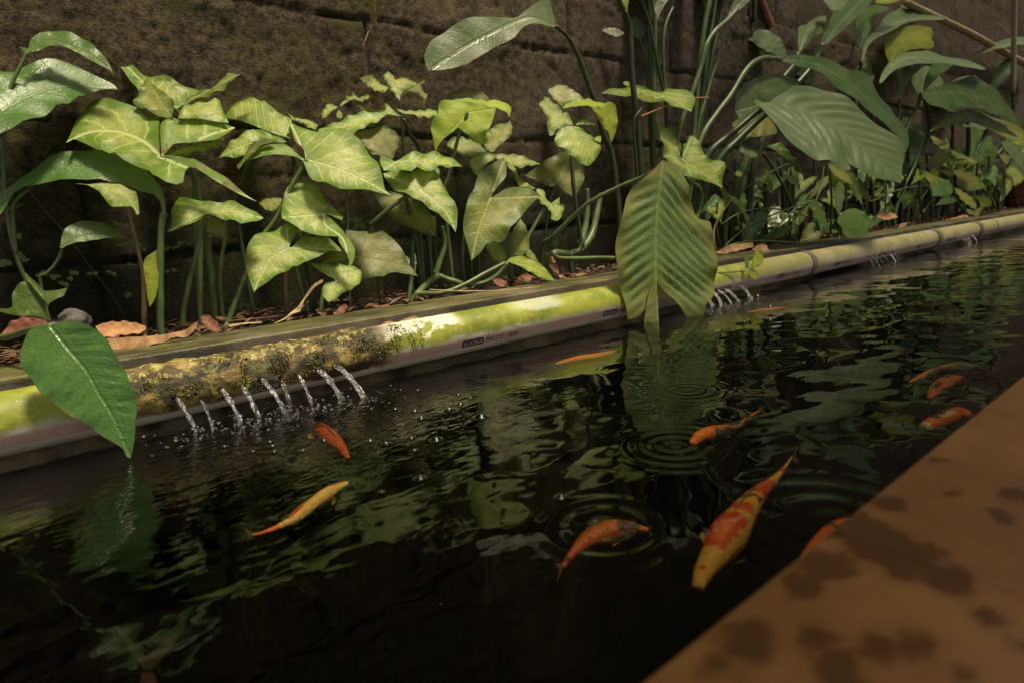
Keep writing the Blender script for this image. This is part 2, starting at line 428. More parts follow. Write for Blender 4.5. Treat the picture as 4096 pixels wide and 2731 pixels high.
bevel_box('kerb', (XA, XB, YL0, YL1, -1.3, ZL), M['kerb'], None, .003)
tag(bpy.data.objects['kerb'], 'long mossy concrete kerb between the pipe and the plants', 'kerb')

m, t, P, out = new_mat('pond_lining'); b = NB(t); n1 = b.noise(b.pos(), 14, 5, .6)
b.lk(b.mix(b.ramp(n1, .4, .65), (.0012, .0014, .0008), (.003, .0035, .002)), P.inputs['Base Color']); P.inputs['Roughness'].default_value = .9; P.inputs['Specular IOR Level'].default_value = 0; M['pond'] = m
vs, fs = box_geo(XA, XB, YT+.012, YL0-.002, -1.25, -.001)
fs = [tuple(reversed(f)) for i, f in enumerate(fs) if i != 1]
tag(mesh_obj('pond_basin', vs, fs, M['pond'], None, False), kind='structure')

m, t, P, out = new_mat('pond_water'); b = NB(t); p = b.pos(); X = b.xyz(p)
t.nodes.remove(P)
flatp = b.scale(p, (1, 1, 0))
def ring(cx, cy, wl, r0, r1):
    dx = b.math('SUBTRACT', X[0], cx); dy = b.math('SUBTRACT', X[1], cy)
    r = b.math('SQRT', b.math('ADD', b.math('MULTIPLY', dx, dx), b.math('MULTIPLY', dy, dy)))
    w = b.math('SINE', b.math('MULTIPLY', r, 2*math.pi/wl))
    return b.math('MULTIPLY', w, b.math('MULTIPLY', b.ramp(r, r0*.5, r0+.001), b.ramp(r, r0, r1, 1, 0)))
big = b.noise(b.scale(p, (1, 1.2, 0)), 7.5, 2, .45)
med = b.noise(b.scale(p, (.8, 1.3, 0)), 26, 2, .45, dist=.6)
sml = b.noise(b.scale(p, (.9, 1.5, 0)), 85, 2, .5)
JX = [(.16, .60, .30), (1.02, .60, .16), (1.75, .62, .18), (2.45, .62, .2)]
near = None
for cx, cy, rr in JX:
    dx = b.math('MULTIPLY', b.math('SUBTRACT', X[0], cx), .75); dy = b.math('SUBTRACT', X[1], cy)
    r = b.math('SQRT', b.math('ADD', b.math('MULTIPLY', dx, dx), b.math('MULTIPLY', dy, dy)))
    q = b.ramp(r, .02, rr, 1, 0); near = q if near is None else b.math('MAXIMUM', near, q)
h = b.math('ADD', b.math('MULTIPLY', big, .0044), b.math('MULTIPLY', med, .00032))
h = b.math('ADD', h, b.math('MULTIPLY', b.math('MULTIPLY', sml, near), .0011))
h = b.math('ADD', h, b.math('MULTIPLY', b.math('MULTIPLY', med, near), .0012))
for (zx, zy, wl, r1, amp) in ((2420, 2100, .016, .05, .0007), (3330, 2080, .02, .09, .00025), (2700, 1780, .013, .07, .0002), (2750, 1560, .012, .06, .00025)):
    c_ = at_z((zx, zy), 0); h = b.math('ADD', h, b.math('MULTIPLY', ring(c_.x, c_.y, wl, .004, r1), amp))
nb = b.bump(h, 1.0, 1.0)
fr = b.n('ShaderNodeFresnel'); fr.inputs[0].default_value = 1.33; b.lk(nb, fr.inputs[1])
gl = b.n('ShaderNodeBsdfGlossy'); gl.inputs['Roughness'].default_value = .0; gl.inputs[0].default_value = (1, 1, 1, 1); b.lk(nb, gl.inputs['Normal'])
tr = b.n('ShaderNodeBsdfTransparent'); tr.inputs[0].default_value = (.66, .62, .50, 1)
mx = b.n('ShaderNodeMixShader'); b.lk(fr.outputs[0], mx.inputs[0]); b.lk(tr.outputs[0], mx.inputs[1]); b.lk(gl.outputs[0], mx.inputs[2]); b.lk(mx.outputs[0], out.inputs[0])
M['water'] = m
vs = [Vector(q) for q in ((XA, YT+.011, 0), (XB, YT+.011, 0), (XB, YL0-.001, 0), (XA, YL0-.001, 0))]
tag(mesh_obj('water', vs, [(0, 1, 2, 3)], M['water'], None, False), kind='structure')

# coping of terracotta tiles (one joint crosses it at right)
m, t, P, out = new_mat('wet_terracotta'); b = NB(t); p = b.pos(); X = b.xyz(p)
n1 = b.noise(p, 18, 4, .6); n2 = b.noise(p, 160, 3, .6); n3 = b.noise(p, 7, 3, .5)
c = b.mix(b.ramp(n1, .35, .68), (.145, .060, .012), (.205, .094, .020))
c = b.mix(b.math('MULTIPLY', b.ramp(n2, .55, .7), .3), c, (.16, .08, .035))
# damp drops: elongated dark spots
vo = b.n('ShaderNodeTexVoronoi'); vo.inputs['Scale'].default_value = 30; b.lk(b.scale(p, (1, 1, 0)), vo.inputs['Vector'])
sx = b.xyz(vo.outputs['Color'])
rad_ = b.math('MULTIPLY', b.ramp(sx[0], .45, 1.0), .20)
drop = b.math('MULTIPLY', b.ramp(b.math('SUBTRACT', b.math('ADD', vo.outputs['Distance'], b.math('MULTIPLY', b.math('SUBTRACT', n1, .5), .25)), rad_), -.06, .0, 1, 0), b.math('GREATER_THAN', sx[0], .62))
# spilled water along the joint
c0 = at_z((3330, 1990), ZT); c1 = at_z((3880, 2330), ZT)
w1 = at_z((3440, 2180), ZT)
def blob(cx, cy, r, ax, ay):
    dx = b.math('MULTIPLY', b.math('SUBTRACT', X[0], cx), ax); dy = b.math('MULTIPLY', b.math('SUBTRACT', X[1], cy), ay)
    q = b.math('SQRT', b.math('ADD', b.math('MULTIPLY', dx, dx), b.math('MULTIPLY', dy, dy)))
    return b.ramp(b.math('ADD', q, b.math('MULTIPLY', b.math('SUBTRACT', b.noise(p, 110, 2, .5), .5), .012)), r-.0035, r+.0035, 1, 0)
wet = drop
for (qx, qy, rp) in ((3270, 2070, 90), (3380, 2100, 120), (3500, 2160, 140), (3640, 2230, 140), (3770, 2300, 110), (3300, 2260, 110), (3210, 2330, 80), (3430, 1985, 70), (3560, 2010, 60), (3520, 2590, 90), (3640, 2580, 75), (3370, 2680, 100), (4070, 1975, 60), (4015, 2070, 55), (3250, 2545, 70), (3950, 2470, 65), (4080, 2590, 60), (3810, 1970, 22), (3740, 1840, 40), (2990, 2560, 110), (3830, 2700, 45), (3660, 2215, 30), (3330, 2545, 40), (2880, 2660, 70)):
    q = at_z((qx, qy), ZT); wet = b.math('MAXIMUM', wet, blob(q.x, q.y, rp/FPX*(q-CAM).dot(F)*.9, .75, 1.0))
c = b.mix(b.math('MULTIPLY', wet, .85), c, (.058, .028, .011))
b.lk(c, P.inputs['Base Color']); b.lk(b.ramp(wet, 0, 1, .46, .12), P.inputs['Roughness'])
b.lk(b.bump(b.math('ADD', b.math('MULTIPLY', n2, .25), n1), .0012), P.inputs['Normal']); M['tile'] = m
jx = at_z((4096, 2371), ZT)
JOINT = jx.x
edges = [XA, JOINT-.6, JOINT-.3, JOINT, JOINT+.3, JOINT+.6, JOINT+.9, JOINT+1.2, JOINT+1.5, JOINT+1.8, 3.0, 4.5, 6.5, XB]
vs, fs = [], []
for i in range(len(edges)-1):
    for (ya, yb) in ((YT-.30, YT), (YT-.605, YT-.305)):
        v, f = box_geo(edges[i]+.0004, edges[i+1]-.0004, ya, yb, ZT-.022, ZT)
        k = len(vs); vs += v; fs += [tuple(q+k for q in g) for g in f]
for i in range(1, len(edges)-1):
    v, f = box_geo(edges[i]-.002, edges[i]+.002, YT-.6, YT-.004, ZT-.021, ZT-.0005); k = len(vs); vs += v; fs += [tuple(q+k for q in g) for g in f]
o = mesh_obj('paving', vs, fs, M['tile'], None, False)
bm = bmesh.new(); bm.from_mesh(o.data)
bmesh.ops.bevel(bm, geom=bm.edges[:], offset=.0014, segments=2, affect='EDGES', profile=.6); bm.to_mesh(o.data); bm.free()
tag(o, kind='structure')
m, t, P, out = new_mat('tile_bed'); b = NB(t)
b.lk(b.mix(b.noise(b.pos(), 50, 4), (.04, .022, .012), (.07, .04, .02)), P.inputs['Base Color']); P.inputs['Roughness'].default_value = .9; M['bed'] = m
vs, fs = box_geo(XA, XB, -3.2, YT-.006, -1.3, ZT-.0235)
tag(mesh_obj('ground', vs, fs, M['bed'], None, False), kind='structure')
# unseen roof of slats added to shade the coping and spare the bed
m, t, P, out = new_mat('shade_slats'); P.inputs['Base Color'].default_value = (.10, .07, .045, 1); P.inputs['Roughness'].default_value = .8; M['shade_roof'] = m
vs, fs = [], []; y = SHADE_EDGE_Y
while y > -1.7:
    v, f = box_geo(XA, XB, y-.073, y, 2.25, 2.27); k = len(vs); vs += v; fs += [tuple(q+k for q in g) for g in f]; y -= .088
y = SHADE_EDGE_Y + .088  # sparser unseen slats added to dim the right-hand bed
while y < YW:
    v, f = box_geo(1.35, XB, y-.030, y, 2.25, 2.27); k = len(vs); vs += v; fs += [tuple(q+k for q in g) for g in f]; y += .088
tag(mesh_obj('added_shade_slats', vs, fs, M['shade_roof'], None, False), kind='structure')
# far end of the pond
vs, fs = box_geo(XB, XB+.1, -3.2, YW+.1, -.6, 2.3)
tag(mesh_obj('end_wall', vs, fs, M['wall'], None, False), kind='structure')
# ---------------------------------------------------------------- PVC pipe
def pipe_x(sx): return at_y((sx, 1690-.195*sx), YP-RP).x
m, t, P, out = new_mat('algae_pvc'); b = NB(t); p = b.pos(); X = b.xyz(p)
dz = b.math('DIVIDE', b.math('SUBTRACT', X[2], ZP), RP)
n1 = b.noise(b.scale(p, (.5, 1, 1)), 45, 6, .65); n2 = b.noise(p, 120, 5, .7); n3 = b.noise(p, 16, 4, .55); n4 = b.noise(b.scale(p, (.3, 1, 1)), 260, 3, .7); n5 = b.noise(p, 7, 3, .5)
pvc = b.mix(b.ramp(n3, .4, .7), (.50, .47, .40), (.40, .37, .30))
# printed net of pink dashes along the lower side
br = b.n('ShaderNodeTexBrick'); br.offset = .5; br.inputs['Scale'].default_value = 1.0
br.inputs['Color1'].default_value = (1, 1, 1, 1); br.inputs['Color2'].default_value = (1, 1, 1, 1); br.inputs['Mortar'].default_value = (0, 0, 0, 1)
br.inputs['Mortar Size'].default_value = .0006; br.inputs['Brick Width'].default_value = .0042; br.inputs['Row Height'].default_value = .0024; br.inputs['Mortar Smooth'].default_value = .3
cb = b.n('ShaderNodeCombineXYZ'); b.lk(X[0], cb.inputs[0]); b.lk(b.math('MULTIPLY', b.math('ARCSINE', b.math('MULTIPLY', dz, .999)), RP), cb.inputs[1]); b.lk(cb.outputs[0], br.inputs['Vector'])
band = b.window(dz, -.60, -.20, .02)
c = b.mix(b.math('MULTIPLY', band, b.math('MULTIPLY', br.outputs[0], .8)), pvc, (.42, .13, .10))
c = b.mix(b.math('MULTIPLY', band, .25), c, (.45, .18, .14))
# algae over the upper side
far = b.ramp(X[0], 1.0, 1.5)
am = b.ramp(b.math('ADD', dz, b.math('MULTIPLY', b.math('SUBTRACT', n1, .5), 1.0)), -.28, .08)
am = b.math('MULTIPLY', am, b.mix(far, (1, 1, 1), (.85, .85, .85)))
alg = b.mix(b.ramp(n3, .38, .62), (.15, .19, .010), (.30, .32, .028))
alg = b.mix(b.math('MULTIPLY', b.ramp(n2, .52, .70), .6), alg, (.42, .42, .12))
alg = b.mix(b.math('MULTIPLY', far, .75), alg, b.mix(b.ramp(n3, .42, .58), (.42, .33, .17), (.25, .225, .07)))
c = b.mix(am, c, alg)
# scrapes where the pale plastic shows
scr = b.math('MULTIPLY', b.ramp(n4, .66, .72), b.ramp(n5, .4, .6)); c = b.mix(b.math('MULTIPLY', scr, .8), c, (.66, .63, .48))
pk = b.math('MULTIPLY', b.window(X[0], pipe_x(1440), pipe_x(1850), .012), b.ramp(b.math('ADD', b.math('ADD', dz, b.math('MULTIPLY', b.math('SUBTRACT', n1, .5), 2.6)), b.math('MULTIPLY', b.math('SUBTRACT', n2, .5), 1.6)), .52, .58))
c = b.mix(b.math('MULTIPLY', pk, .95), c, (.72, .70, .56))
pk2 = b.math('MULTIPLY', b.window(X[0], pipe_x(2080), pipe_x(2260), .02), b.ramp(b.math('ADD', dz, b.math('MULTIPLY', b.math('SUBTRACT', n1, .5), 1.2)), .45, .7))
c = b.mix(b.math('MULTIPLY', pk2, .6), c, (.58, .62, .46))
# ochre and black growth around the outlets
oc = b.math('MULTIPLY', b.window(X[0], pipe_x(420), pipe_x(1560), .03), b.ramp(b.math('ADD', dz, b.math('MULTIPLY', b.math('SUBTRACT', n3, .5), .9)), -.62, -.42))
ocol = b.mix(b.ramp(n1, .40, .58), (.030, .022, .010), b.mix(b.ramp(n3, .4, .6), (.20, .13, .03), (.38, .27, .07)))
ocol = b.mix(b.math('MULTIPLY', b.ramp(n2, .5, .6), b.ramp(dz, .35, .75)), ocol, (.45, .42, .14))
c = b.mix(b.math('MULTIPLY', oc, b.ramp(b.math('ADD', n1, b.math('MULTIPLY', n3, .4)), .46, .62)), c, ocol)
dk = b.math('MULTIPLY', oc, b.ramp(b.noise(p, 34, 5, .65), .5, .58)); c = b.mix(b.math('MULTIPLY', dk, .85), c, (.03, .025, .012))
b.lk(c, P.inputs['Base Color']); b.lk(b.ramp(am, 0, 1, .32, .55), P.inputs['Roughness'])
b.lk(b.bump(b.math('ADD', b.math('MULTIPLY', n2, b.math('ADD', .15, b.math('MULTIPLY', oc, 1.5))), b.math('MULTIPLY', n1, .4)), .0022), P.inputs['Normal']); M['pvc'] = m
def flat_mat(name, col, rough=.5):
    m, t, P, out = new_mat(name); b = NB(t); n = b.noise(b.pos(), 220, 3, .6)
    b.lk(b.mix(b.ramp(n, .35, .7), col, tuple(q*.72 for q in col)), P.inputs['Base Color']); P.inputs['Roughness'].default_value = rough; return m
M['ink'] = flat_mat('dark_print', (.045, .025, .025)); M['inkl'] = flat_mat('pale_print', (.34, .30, .27))
M['clamp'] = flat_mat('grey_clamp', (.17, .135, .10), .5); M['hole'] = flat_mat('wet_outlet', (.012, .010, .006), .2)
pipe = empty('water_pipe', (0, YP, ZP), 'long white plastic pipe stained green with algae along the pond edge', 'pipe')
ax_, x = [], -1.6
while x < 7.6: ax_.append(x); x += .0035 if -.08 < x < 1.05 else .03
axis = [Vector((q, YP, ZP)) for q in ax_]
NP = 64; vs, fs = tube_geo(axis, [RP]*len(axis), NP)
MX0, MX1 = pipe_x(430), pipe_x(1560)
for v in vs:                                          # growth stands up from the plastic, thickest round the outlets
    if -.08 < v.x < 1.05:
        up = (v.z-ZP)/RP; nrm = Vector((0, v.y-YP, v.z-ZP)).normalized()
        k = max(0, min(1, (up+.5)*3)); m_ = max(0, min(1, min(v.x-MX0, MX1-v.x)/.03))
        v += nrm*k*(m_*.0042*max(0, fbm(v*55, 3)+.12) + .0007*max(0, fbm(v*90, 2)))
mesh_obj('pipe_body', vs, fs, M['pvc'], pipe)
m, t, P, out = new_mat('moss_tuft'); b = NB(t); n = b.noise(b.pos(), 60, 3); b.lk(b.mix(b.ramp(n, .4, .6), (.13, .11, .02), (.26, .27, .035)), P.inputs['Base Color']); P.inputs['Roughness'].default_value = .8; M['moss'] = m
tv, tf = [], []
for _ in range(5200):
    x = random.uniform(MX0, MX1+.05); a = rad(random.uniform(-14, 75)); d_ = fbm(Vector((x*40, a*1.2, 3)), 3)
    if d_ < .02: continue
    nrm = Vector((0, -math.cos(a), math.sin(a))); c0 = Vector((x, YP, ZP))+nrm*(RP+.0003); h_ = random.uniform(.0015, .0045)*(.5+d_*1.5); g = random.random()*6.28
    sd_ = Vector((math.cos(g), math.sin(g)*math.sin(a), math.sin(g)*math.cos(a)))*.0009; tipv = c0+nrm*h_+sd_*random.uniform(-2, 2)+Vector((0, 0, -h_*.35)); k = len(tv)
    tv += [c0-sd_, c0+sd_, tipv]; tf.append((k, k+1, k+2))
tag(mesh_obj('moss', tv, tf, M['moss'], None, False), 'short yellow green moss growing on the pipe around the outlets', 'moss', kind='stuff')
for (sx, sy, w, r) in ((3256, 1034, .020, 1.075), (3758, 968, .034, 1.11), (3926, 908, .036, 1.11), (3992, 880, .012, 1.03)):
    x = at_y((sx, sy), YP-RP*.9).x; prof = [(-w/2, 1.0), (-w/2, r), (-w/6, r*1.012), (w/6, r*1.012), (w/2, r), (w/2, 1.0)]
    vs, fs = tube_geo([Vector((x+q[0]+1e-5*i, YP, ZP)) for i, q in enumerate(prof)], [RP*q[1] for q in prof], 40, False); mesh_obj('clamp_ring', vs, fs, M['clamp'], pipe)
def on_pipe(x, v, lift, a0=-25): a = rad(a0) + v/RP; return Vector((x, YP-(RP+lift)*math.cos(a), ZP+(RP+lift)*math.sin(a)))
def text_geo(s, size, shear=.15):
    cu = bpy.data.curves.new('txt', 'FONT'); cu.body = s; cu.size = size; cu.shear = shear; cu.offset = size*.012; cu.resolution_u = 3
    ob = bpy.data.objects.new('txt', cu); COL.objects.link(ob); dg = bpy.context.evaluated_depsgraph_get()
    me = bpy.data.meshes.new_from_object(ob.evaluated_get(dg)); v = [q.co.copy() for q in me.vertices]; f = [tuple(g.vertices) for g in me.polygons]
    bpy.data.objects.remove(ob); bpy.data.curves.remove(cu); bpy.data.meshes.remove(me); return v, f
tv1, tf1 = text_geo('RUCIKA', .0092); tv2, tf2 = text_geo('PVC D 2" · 036N', .0096, .2)
w1_ = max(q.x for q in tv1); w2_ = max(q.x for q in tv2)
def printing(x0):
    bw = .0376; n = 10; vs, fs = [], []
    for j in range(7):
        v = -.0056 + .0112*j/6
        for i in range(n+1):
            u = i/n; e = abs(v)/.0056; xx = x0 + bw*u
            if i == 0: xx += .0022*max(0, e-.6)/.4
            if i == n: xx -= .0042*max(0, (v+.0056)/.0112 - .0)*.6 if v < 0 else .0025*(v/.0056)
            vs.append(on_pipe(xx, v, .0004))
    for j in range(6):
        for i in range(n): k = j*(n+1)+i; fs.append((k, k+1, k+n+2, k+n+1))
    bd = mesh_obj('print_badge', vs, fs, M['ink'], pipe)
    s = .0318/w1_; mesh_obj('print_lettering', [on_pipe(x0+.0025+q.x*s, (q.y-.0033)*1.0, .0007) for q in tv1], tf1, M['inkl'], pipe, False)
    s = .060/w2_; mesh_obj('print_lettering', [on_pipe(x0+.0405+q.x*s, (q.y-.0030)*1.0, .0005) for q in tv2], tf2, M['ink'], pipe, False)
for k in range(-1, 8): printing(.427 + .2853*k)

# ---------------------------------------------------------------- water jets, splashes and bubbles
m, t, P, out = new_mat('clear_water'); b = NB(t); t.nodes.remove(P)
nb = b.bump(b.noise(b.scale(b.pos(), (1, 1, .5)), 330, 3, .6), .003, 1.0)
fr = b.n('ShaderNodeFresnel'); fr.inputs[0].default_value = 1.4; b.lk(nb, fr.inputs[1])
gl = b.n('ShaderNodeBsdfGlossy'); gl.inputs['Roughness'].default_value = .16; b.lk(nb, gl.inputs['Normal'])
rf = b.n('ShaderNodeBsdfRefraction'); rf.inputs['IOR'].default_value = 1.33; rf.inputs['Roughness'].default_value = .02; b.lk(nb, rf.inputs['Normal'])
mx = b.n('ShaderNodeMixShader'); b.lk(b.math('MULTIPLY', fr.outputs[0], 2.2, clamp=True), mx.inputs[0]); b.lk(rf.outputs[0], mx.inputs[1]); b.lk(gl.outputs[0], mx.inputs[2]); 
df_ = b.n('ShaderNodeBsdfDiffuse'); df_.inputs[0].default_value = (.85, .87, .85, 1); m2 = b.n('ShaderNodeMixShader')
b.lk(b.ramp(b.noise(b.scale(b.pos(), (1, 1, .3)), 420, 2, .6), .52, .68, .02, .55), m2.inputs[0]); b.lk(mx.outputs[0], m2.inputs[1]); b.lk(df_.outputs[0], m2.inputs[2]); b.lk(m2.outputs[0], out.inputs[0]); M['clear'] = m
m, t, P, out = new_mat('bubble_film'); b = NB(t); t.nodes.remove(P)
fr = b.n('ShaderNodeFresnel'); fr.inputs[0].default_value = 1.5; gl = b.n('ShaderNodeBsdfGlossy'); gl.inputs['Roughness'].default_value = .2
tr = b.n('ShaderNodeBsdfTransparent'); mx = b.n('ShaderNodeMixShader'); b.lk(b.math('MULTIPLY', fr.outputs[0], 1.5, clamp=True), mx.inputs[0]); b.lk(tr.outputs[0], mx.inputs[1]); b.lk(gl.outputs[0], mx.inputs[2]); b.lk(mx.outputs[0], out.inputs[0]); M['bubble'] = m
ORD = ['first', 'second', 'third', 'fourth', 'fifth', 'sixth', 'seventh', 'eighth', 'ninth']
def jet(reg, a, e, w, label, group):
    w *= random.uniform(.75, 1.2)
    A = at_y(px(reg, a), YP-RP*.97); E_ = at_z(px(reg, e), -.002)
    A0 = Vector((A.x - (E_.x-A.x)*.12, A.y+.006, A.z+.001)); n = 18; P = []; rr = []
    s = REG[reg][2]; sd = random.random()*30
    for i in range(n+1):
        u = i/n; q = A0.lerp(E_, u); q.z = A0.z + (E_.z-A0.z)*(.06*u + .94*u*u)
        P.append(q); k = .58 + .3*(1-u)**2 + .20*mnoise.noise(Vector((u*7, sd, 0))) + .12*math.sin(u*19+sd)
        if u > .93: k += (u-.93)*4
        rr.append(max(.0008, w/s/2/FPX*(q-CAM).dot(F)*k))
    vs, fs = tube_geo(P, rr, 12, True, .6); vs = [v + Vector((fbm(v*260, 2), fbm(v*260+Vector((9, 9, 9)), 2), 0))*.0007 for v in vs]
    tag(mesh_obj('water_jet', vs, fs, M['clear']), label, 'water jet', group)
    r = w/s/2/FPX*(A-CAM).dot(F)*.72                     # dark wet rim of the outlet, part of the pipe
    d = Vector((0, -(RP), (A.z-ZP))); nrm = Vector((0, A.y-YP, A.z-ZP)).normalized(); e2 = nrm.cross(Vector((1, 0, 0)))
    rim = [Vector((A.x, YP, ZP)) + nrm*(RP+.0003) + (Vector((1, 0, 0))*math.cos(g)*r*(1+.2*math.sin(3*g+sd)) + e2*math.sin(g)*r) for g in [2*math.pi*k/18 for k in range(18)]]
    rim = [Vector((v.x, YP, ZP)) + (v-Vector((v.x, YP, ZP))).normalized()*(RP+.0009) for v in rim]
    cen = Vector((A.x, YP, ZP)) + nrm*(RP+.0022)
    mesh_obj('outlet', rim+[cen], [(k, (k+1) % 18, 18) for k in range(18)], M['hole'], pipe)
J1 = [((440, 640), (645, 970)), ((630, 610), (790, 905)), ((850, 570), (1045, 880)), ((1010, 510), (1200, 830)), ((1205, 480), (1440, 790)), ((1385, 460), (1490, 740)), ((1540, 430), (1680, 720)), ((1720, 400), (1945, 665)), ((1890, 370), (2150, 660))]
for i, (a, e) in enumerate(J1): jet('K', a, e, 74, '%s from the left of nine near water jets pouring from the stained pipe' % ORD[i], 'jets pouring from the near pipe outlets')
J2 = [((1395, 770), (1440, 865)), ((1445, 700), (1540, 850)), ((1500, 690), (1640, 825)), ((1570, 680), (1720, 810)), ((1730, 640), (1845, 775))]
for i, (a, e) in enumerate(J2): jet('M', a, e, 58, '%s from the left of five jets beside the big hanging leaf' % ORD[i], 'jets beside the hanging leaf')
J3 = [((510, 530), (580, 650)), ((552, 520), (640, 640)), ((595, 510), (700, 625)), ((650, 505), (770, 605)), ((780, 500), (840, 590)), ((820, 490), (885, 575))]
for i, (a, e) in enumerate(J3): jet('Y', a, e, 34, '%s from the left of six distant jets below the yellow stained pipe' % ORD[i], 'distant jets under the pipe')
J4 = [((1615, 315), (1690, 385)), ((1655, 300), (1715, 380)), ((1690, 290), (1740, 370)), ((1745, 272), (1800, 360))]
for i, (a, e) in enumerate(J4): jet('Y', a, e, 30, '%s from the left of four farthest jets next to the pipe clamps' % ORD[i], 'farthest jets by the clamps')
# splash droplets where the jets land: uncountable
bm = bmesh.new()
for reg, JJ, k in (('K', J1, 30), ('M', J2, 22), ('Y', J3, 5), ('Y', J4, 4)):
    for a, e in JJ:
        c0 = at_z(px(reg, e), 0)
        for _ in range(k):
            q = c0 + Vector((random.gauss(0, .022), random.gauss(-.014, .02), 0)); r = random.uniform(.0006, .0019)
            if q.y > YL0-.004 or q.y < YT+.02: continue
            bmesh.ops.create_icosphere(bm, subdivisions=1, radius=r, matrix=Matrix.Translation((q.x, q.y, random.choice((.0, .0, .0005, .004)))) @ Matrix.Diagonal((1.5, 1, .7, 1)))
me = bpy.data.meshes.new('splash'); bm.to_mesh(me); bm.free(); me.polygons.foreach_set('use_smooth', [True]*len(me.polygons)); me.materials.append(M['bubble'])
o = bpy.data.objects.new('splash_droplets', me); COL.objects.link(o); tag(o, 'tiny splashing droplets where the jets hit the water', 'splash', kind='stuff')
def dome():
    vs, fs = [], []; prof = [(1.9, .0), (1.5, .05), (1.18, .18), (1.0, .42), (.84, .68), (.6, .88), (.3, .98), (.05, 1.0)]; n = 20
    for r, z in prof:
        for k in range(n): g = 2*math.pi*k/n; vs.append(Vector((r*math.cos(g), r*math.sin(g), z)))
    for i in range(len(prof)-1):
        for k in range(n): fs.append((i*n+k, i*n+(k+1) % n, (i+1)*n+(k+1) % n, (i+1)*n+k))
    fs.append(tuple((len(prof)-1)*n+k for k in range(n))); return vs, fs
dv, df = dome(); proto = None
BUB = [('L', 905, 998, 11), ('L', 1007, 1025, 10), ('L', 922, 1078, 15), ('L', 828, 1120, 17), ('L', 540, 1135, 16), ('L', 378, 1122, 13), ('L', 595, 1194, 17), ('L', 512, 1357, 15), ('L', 168, 1385, 14), ('L', 300, 1405, 16), ('L', 540, 1462, 13), ('Z', 1527, 1965, 6),
 ('K', 890, 1085, 12), ('K', 1320, 1078, 16), ('K', 1780, 1030, 16), ('K', 2195, 1035, 14), ('K', 1145, 1125, 11), ('K', 1335, 1130, 13), ('M', 1905, 745, 16), ('M', 2040, 855, 14), ('M', 2035, 990, 14), ('M', 1770, 1012, 11), ('M', 1055, 1133, 8), ('Z', 1080, 1765, 6), ('Z', 1210, 1800, 6)]
BIG = [('L', 1095, 1185, 28, 'large bubble floating alone below the scraped part of the pipe'), ('L', 720, 1375, 24, 'large bubble nearest below the ninth jet, left of the dark leaf reflection'), ('Z', 1680, 1911, 11, 'lone bubble floating above the orange and yellow koi near the middle of the pond'), ('Z', 2243, 1986, 11, 'lone bubble beside a thin pale leaf reflection near the ringed orange koi')]
for q in BUB + BIG:
    c0 = at_z(px(q[0], (q[1], q[2])), .0004); r = q[3]/REG[q[0]][2]/FPX*(c0-CAM).dot(F)*1.5
    if proto is None: proto = mesh_obj('bubble', dv, df, M['bubble']); o = proto
    else: o = proto.copy(); COL.objects.link(o)
    o.location = c0; o.scale = (r, r, r*.85)
    tag(o, q[4] if len(q) > 4 else 'small clear bubble floating on the dark water near the jets', 'bubble', 'bubbles floating on the pond')

# ---------------------------------------------------------------- koi
m, t, P, out = new_mat('koi_skin'); b = NB(t); at = b.n('ShaderNodeAttribute', attribute_name='ld')
n = b.noise(b.pos(), 300, 3, .6); vo = b.n('ShaderNodeTexVoronoi'); vo.inputs['Scale'].default_value = 330; b.lk(b.pos(), vo.inputs['Vector'])
b.lk(b.mix(b.math('MULTIPLY', b.ramp(vo.outputs['Distance'], .35, .75), .10), b.mix(b.math('MULTIPLY', b.ramp(n, .4, .7), .3), at.outputs['Color'], (.25, .10, .02)), (.12, .05, .012)), P.inputs['Base Color'])
P.inputs['Roughness'].default_value = .5; b.lk(b.bump(vo.outputs['Distance'], .0006), P.inputs['Normal']); M['koi'] = m
m, t, P, out = new_mat('koi_fin'); P.inputs['Base Color'].default_value = (.40, .26, .08, 1); P.inputs['Roughness'].default_value = .5; P.inputs['Alpha'].default_value = .75; M['fin'] = m
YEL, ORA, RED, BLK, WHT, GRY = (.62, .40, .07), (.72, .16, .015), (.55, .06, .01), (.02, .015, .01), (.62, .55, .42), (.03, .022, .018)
M['dimfin'] = flat_mat('dim_fin', (.016, .012, .009))
